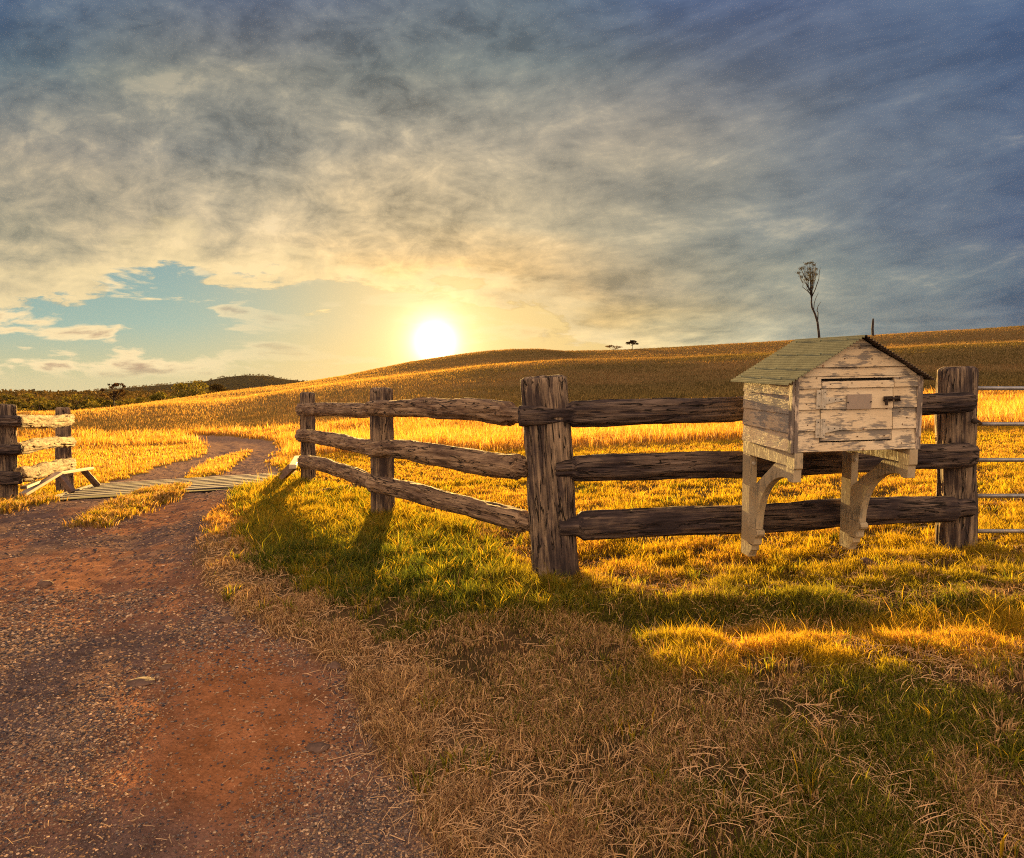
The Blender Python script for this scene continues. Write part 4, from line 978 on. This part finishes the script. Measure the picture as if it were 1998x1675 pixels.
# ------------------------------------------------------------------ trees
def tree(name, base, hgt, label, cat='tree', group=None, crown_w=.45, crown_h=.55, leaves=900, lsize=.35, col=(.07, .085, .02), col2=(.16, .13, .03), trunk_r=None, seed=1, mat=M_BARK, nb=9, blobs=9, flat=1., bs=.20):
    r = np.random.default_rng(seed); root = empty(name, base, label, cat, group)
    tr_ = trunk_r or hgt*.022; mb = MB()
    ch = hgt*crown_h; c0 = hgt-ch
    top = Vector((r.normal(0, .04)*hgt, r.normal(0, .04)*hgt, hgt*.9))
    ctl = [Vector((0, 0, -.3)), Vector((top.x*.2+r.normal(0, .01)*hgt, top.y*.3, c0*.5)), Vector((top.x*.5, top.y*.5, c0)), top*.8, top]
    mb.tube(ctl, [tr_*1.3, tr_, tr_*.8, tr_*.4, tr_*.12], 7)
    cen = []
    for i in range(blobs):
        a = r.uniform(0, 6.283); q = r.random()**.6; zz_ = r.uniform(.12, .92)
        prof_ = math.sin(math.pi*min(.95, max(.1, zz_*.85+.12)))**.6
        c = Vector((math.cos(a)*q*crown_w*hgt*.5*prof_, math.sin(a)*q*crown_w*hgt*.5*prof_, c0+ch*zz_)); cen.append((c, r.uniform(.6, 1.15)*crown_w*hgt*bs))
        st_ = Vector((top.x*.4, top.y*.4, c0*r.uniform(.75, 1.2)))
        md = (st_+c)/2+Vector((r.normal(0, .02)*hgt, r.normal(0, .02)*hgt, -.03*hgt))
        mb.tube([st_, md, c], [tr_*.45, tr_*.28, tr_*.08], 5)
        for _ in range(3):
            e = c+Vector(tuple(r.normal(0, .35, 3)))*cen[-1][1]*1.6; mb.tube([c*.6+md*.4, (c+e)/2, e], [tr_*.16, tr_*.1, tr_*.04], 4)
    mb.build('trunk', mat, root, True)
    if leaves:
        n = leaves; k_ = r.integers(0, len(cen), n)
        C0 = np.array([tuple(c[0]) for c in cen])[k_]; RR_ = np.array([c[1] for c in cen])[k_]
        d_ = r.normal(0, 1, (n, 3)); d_ /= np.linalg.norm(d_, axis=1)[:, None]; d_ *= (r.random(n)**.4)[:, None]; d_[:, 2] *= .62*flat
        p = C0+d_*RR_[:, None]
        s_ = lsize*r.uniform(.5, 1.4, n); a = r.normal(0, 1, (n, 3)); a /= np.linalg.norm(a, axis=1)[:, None]; b = np.cross(a, r.normal(0, 1, (n, 3))); b /= np.linalg.norm(b, axis=1)[:, None]
        a *= s_[:, None]*.5; b *= s_[:, None]*.32
        V = np.stack([p-a, p-b, p+a, p+b], 1).reshape(-1, 3); idx = np.arange(4*n); mixf = r.random(n)[:, None]*.8
        bl = r.uniform(.7, 1.3, len(cen))[k_][:, None]
        cc = (np.array(col)*(1-mixf)+np.array(col2)*mixf)*bl
        mesh_np('crown', V, idx, np.full(n, 4), M_LEAF, root, np.repeat(cc, 4, 0))
    return root
def px_tree(px, pyb, pyt, Y, label, **kw):
    b = P(px, pyb, Y); t = P(px, pyt, Y); b = Vector((b.x, Y, float(terrain(np.array(b.x), np.array(Y))))); 
    return tree(kw.pop('name', 'tree'), b, t.z-b.z, label, **kw)
# sparse dark tree in front of the valley
px_tree(224, 800, 747, 58, 'bare dark tree with a thin forked crown standing alone on the low left ridge', leaves=900, lsize=.16, col=(.05, .03, .015), col2=(.10, .05, .02), crown_w=.95, crown_h=.62, seed=5, blobs=26, bs=.085, name='bare_tree', trunk_r=.055, mat=M_BARK)
px_tree(315, 784, 766, 95, 'round bright green bush on the ridge in front of the wooded valley', leaves=1500, lsize=.35, crown_w=1.6, crown_h=.95, col=(.10, .10, .018), col2=(.26, .19, .03), seed=8, blobs=14, name='bush', cat='bush', trunk_r=.12)
px_tree(424, 770, 750, 122, 'dark round tree peeking over the ridge below the wooded hill', leaves=900, lsize=.4, crown_w=1.0, crown_h=.8, col=(.05, .04, .014), col2=(.10, .06, .02), seed=9, blobs=9, name='tree')
px_tree(1234, 685, 665, 152, 'small umbrella shaped tree on the hill skyline', leaves=700, lsize=.30, crown_w=1.15, crown_h=.42, col=(.03, .022, .012), col2=(.06, .04, .02), seed=12, blobs=12, name='umbrella_tree', flat=.7, trunk_r=.06)
px_tree(1196, 686, 674, 153, 'low straggly bush beside the umbrella shaped tree on the skyline', leaves=260, lsize=.26, crown_w=2.6, crown_h=.7, col=(.08, .05, .02), col2=(.14, .08, .03), seed=13, blobs=12, name='bush', cat='bush', flat=.5, trunk_r=.05)
# tall thin tree on the skyline
YT = 149.
tt = empty('tall_bare_tree', P(1598, 664, YT), 'tall thin leaning tree with a small crown high on the hill above the letterbox roof', 'tree')
o0 = tt.location
def tp(zx, zy, dy=0.): return P(1498+zx/3.996, 450+zy/3.996, YT+dy)-o0
mb = MB(); r_ = np.random.default_rng(3)
mb.tube([tp(405, 880), tp(398, 800), tp(388, 715), tp(368, 650), tp(345, 600), tp(340, 560), tp(343, 512)], [.30, .27, .24, .22, .20, .18, .15], 8)
mb.tube([tp(390, 700), tp(392, 640), tp(384, 625), tp(392, 590), tp(416, 556)], [.12, .10, .09, .07, .03], 6)
mb.tube([tp(358, 625), tp(362, 570), tp(372, 535), tp(395, 486)], [.09, .08, .06, .03], 6)
mb.tube([tp(345, 515), tp(370, 460), tp(398, 380), tp(404, 310), tp(414, 288)], [.12, .10, .07, .05, .02], 6)
tips = []
for (ex, ey) in ((240, 330), (255, 300), (275, 290), (300, 262), (322, 255), (345, 250), (362, 268), (376, 300), (378, 340), (262, 360), (330, 300), (350, 330), (310, 330), (335, 370), (345, 395), (300, 385), (325, 350)):
    dy_ = r_.uniform(-2., 2.)
    m1_ = (343*.55+ex*.45+r_.normal(0, 8), 512*.5+ey*.5+r_.normal(0, 8))
    mb.tube([tp(340+r_.normal(0, 4), 500+r_.normal(0, 12)), tp(m1_[0]-4, m1_[1]+18, dy_*.4), tp(m1_[0], m1_[1]-10, dy_*.7), tp(ex, ey, dy_)], [.09, .065, .05, .02], 5)
    for _ in range(4):
        mb.tube([tp(m1_[0], m1_[1]-10, dy_*.7), tp((m1_[0]+ex)/2+r_.normal(0, 8), (m1_[1]+ey)/2+r_.normal(0, 8), dy_*.9), tp(ex+r_.normal(0, 13), ey+r_.normal(0, 11), dy_+r_.normal(0, .5))], [.04, .03, .012], 4)
    tips.append((ex, ey, dy_))
mb.build('trunk', M_BARK, tt, True)
V = []; cc = []
for (ex, ey, dy_) in tips:
    for _ in range(75):
        c = tp(ex+r_.normal(0, 8), ey+r_.normal(0, 6), dy_+r_.normal(0, .6)); a = Vector(tuple(r_.normal(0, 1, 3))).normalized()*.12; b = a.orthogonal().normalized()*.07
        V += [c-a, c-b, c+a, c+b]; q = r_.random(); cc += [(.03+.05*q, .028+.03*q, .015)]*4
mesh_np('crown', np.array([tuple(q) for q in V]), np.arange(len(V)), np.full(len(V)//4, 4), M_LEAF, tt, np.array(cc))
# dead stump pole and short stumps
def pole(px, pyb, pyt, Y, r, label, name='dead_trunk'):
    b = P(px, pyb, Y); t = P(px, pyt, Y); mb = MB(); L = t.z-b.z
    mb.tube([(0, 0, -.5), (.05*r*4, 0, L*.3), (-.04*r*4, 0, L*.6), (.02, 0, L*.85), (.05, 0, L)], [r*1.2, r, r*.95, r*.85, r*.6], 8)
    o = mb.build(name, M_BARK, None, True); o.location = b; tag(o, label, 'dead tree'); return o
pole(1702, 672, 622, 140, .27, 'straight dead trunk standing on the hill behind the letterbox roof ridge')
pole(1884, 656, 648, 135, .25, 'short black stump on the hillside above the end post', 'stump')
pole(1330, 687, 682, 140, .2, 'tiny stump on the hill skyline right of the umbrella shaped tree', 'stump')
# valley trees: the nearer ones one by one, the rest as a wood
VT = [(8, 6), (38, 10), (72, 4), (100, 12), (60, 30), (128, 8), (150, 24), (172, 6), (190, 20), (205, 4), (240, 14), (262, 6), (20, 28), (285, 12), (375, 5), (352, 12), (395, 9)]
labels = ['round olive green gum tree at the foot of the wooded valley']
for i, (px, k_) in enumerate(VT):
    Yt = 210+k_*4; b = P(px, 800, Yt)
    zb = float(terrain(np.array(b.x), np.array(Yt)))
    ht = (1.35+(HOR-(783-k_*.45))/F*Yt)-zb+random.uniform(-.8, .8)
    if px > 340: ht += 5.5
    tree('gum_tree', Vector((b.x, Yt, zb)), ht, 'round olive green gum tree in the nearest row of the wooded valley', 'tree', 'gum trees in the nearest row of the valley', leaves=1700, lsize=.8, crown_w=.9, crown_h=.8, seed=100+i, blobs=14, col=(.075, .075, .016), col2=(.26, .18, .03), mat=M_BARKW)
# the wood
NT_ = 5200
def forest():
    r = np.random.default_rng(55); Yf = np.exp(r.uniform(math.log(300), math.log(2600), NT_)); uf = r.uniform(-1.0, -.12, NT_); xf = uf*Yf
    zf = terrain(xf, Yf); hf = r.uniform(9, 16, NT_)*(1-.55*ss(Yf, 900, 1700)); per = 46
    n = NT_*per; k_ = np.repeat(np.arange(NT_), per)
    d_ = r.normal(0, 1, (n, 3)); d_ /= np.linalg.norm(d_, axis=1)[:, None]; d_ *= (.55+.45*r.random(n))[:, None]
    lob = r.normal(0, .25, (NT_, 3))
    p = np.stack([xf[k_]+(d_[:, 0]+lob[k_, 0])*hf[k_]*.42, Yf[k_]+d_[:, 1]*hf[k_]*.4, zf[k_]+hf[k_]*.62+d_[:, 2]*hf[k_]*.36], -1)
    s_ = (hf[k_]*.16)*r.uniform(.5, 1.3, n)*np.clip(Yf[k_]/700, .75, 1.5); a = r.normal(0, 1, (n, 3)); a /= np.linalg.norm(a, axis=1)[:, None]; b = np.cross(a, r.normal(0, 1, (n, 3))); b /= np.linalg.norm(b, axis=1)[:, None]
    a *= s_[:, None]*.5; b *= s_[:, None]*.4
    V = np.stack([p-a, p-b, p+a, p+b], 1).reshape(-1, 3)
    tone = r.uniform(.6, 1.4, NT_)[k_][:, None]; q = r.random(n)[:, None]
    c = (np.array([.045, .036, .014])*(1-q)+np.array([.13, .075, .022])*q)*tone
    o = mesh_np('forest', V, np.arange(4*n), np.full(n, 4), M_LEAF, None, np.repeat(c, 4, 0)); tag(o, 'dense eucalypt woodland covering the far valley and hill', None, None, 'stuff')
forest()

# ------------------------------------------------------------------ evening haze
hz = MB(); hz.box((0, 1200, 30), (3000, 2400, 66)); M_HZ, t_ = newmat('evening_haze')
pvn = t_.n('ShaderNodeVolumePrincipled'); pvn.inputs['Color'].default_value = (1., .93, .80, 1); pvn.inputs['Density'].default_value = .000008; pvn.inputs['Anisotropy'].default_value = 0.
on_ = t_.n('ShaderNodeOutputMaterial'); t_.t.links.new(pvn.outputs[0], on_.inputs['Volume'])
hzo = hz.build('haze', M_HZ); tag(hzo, 'thin warm evening haze over the valley', None, None, 'stuff')
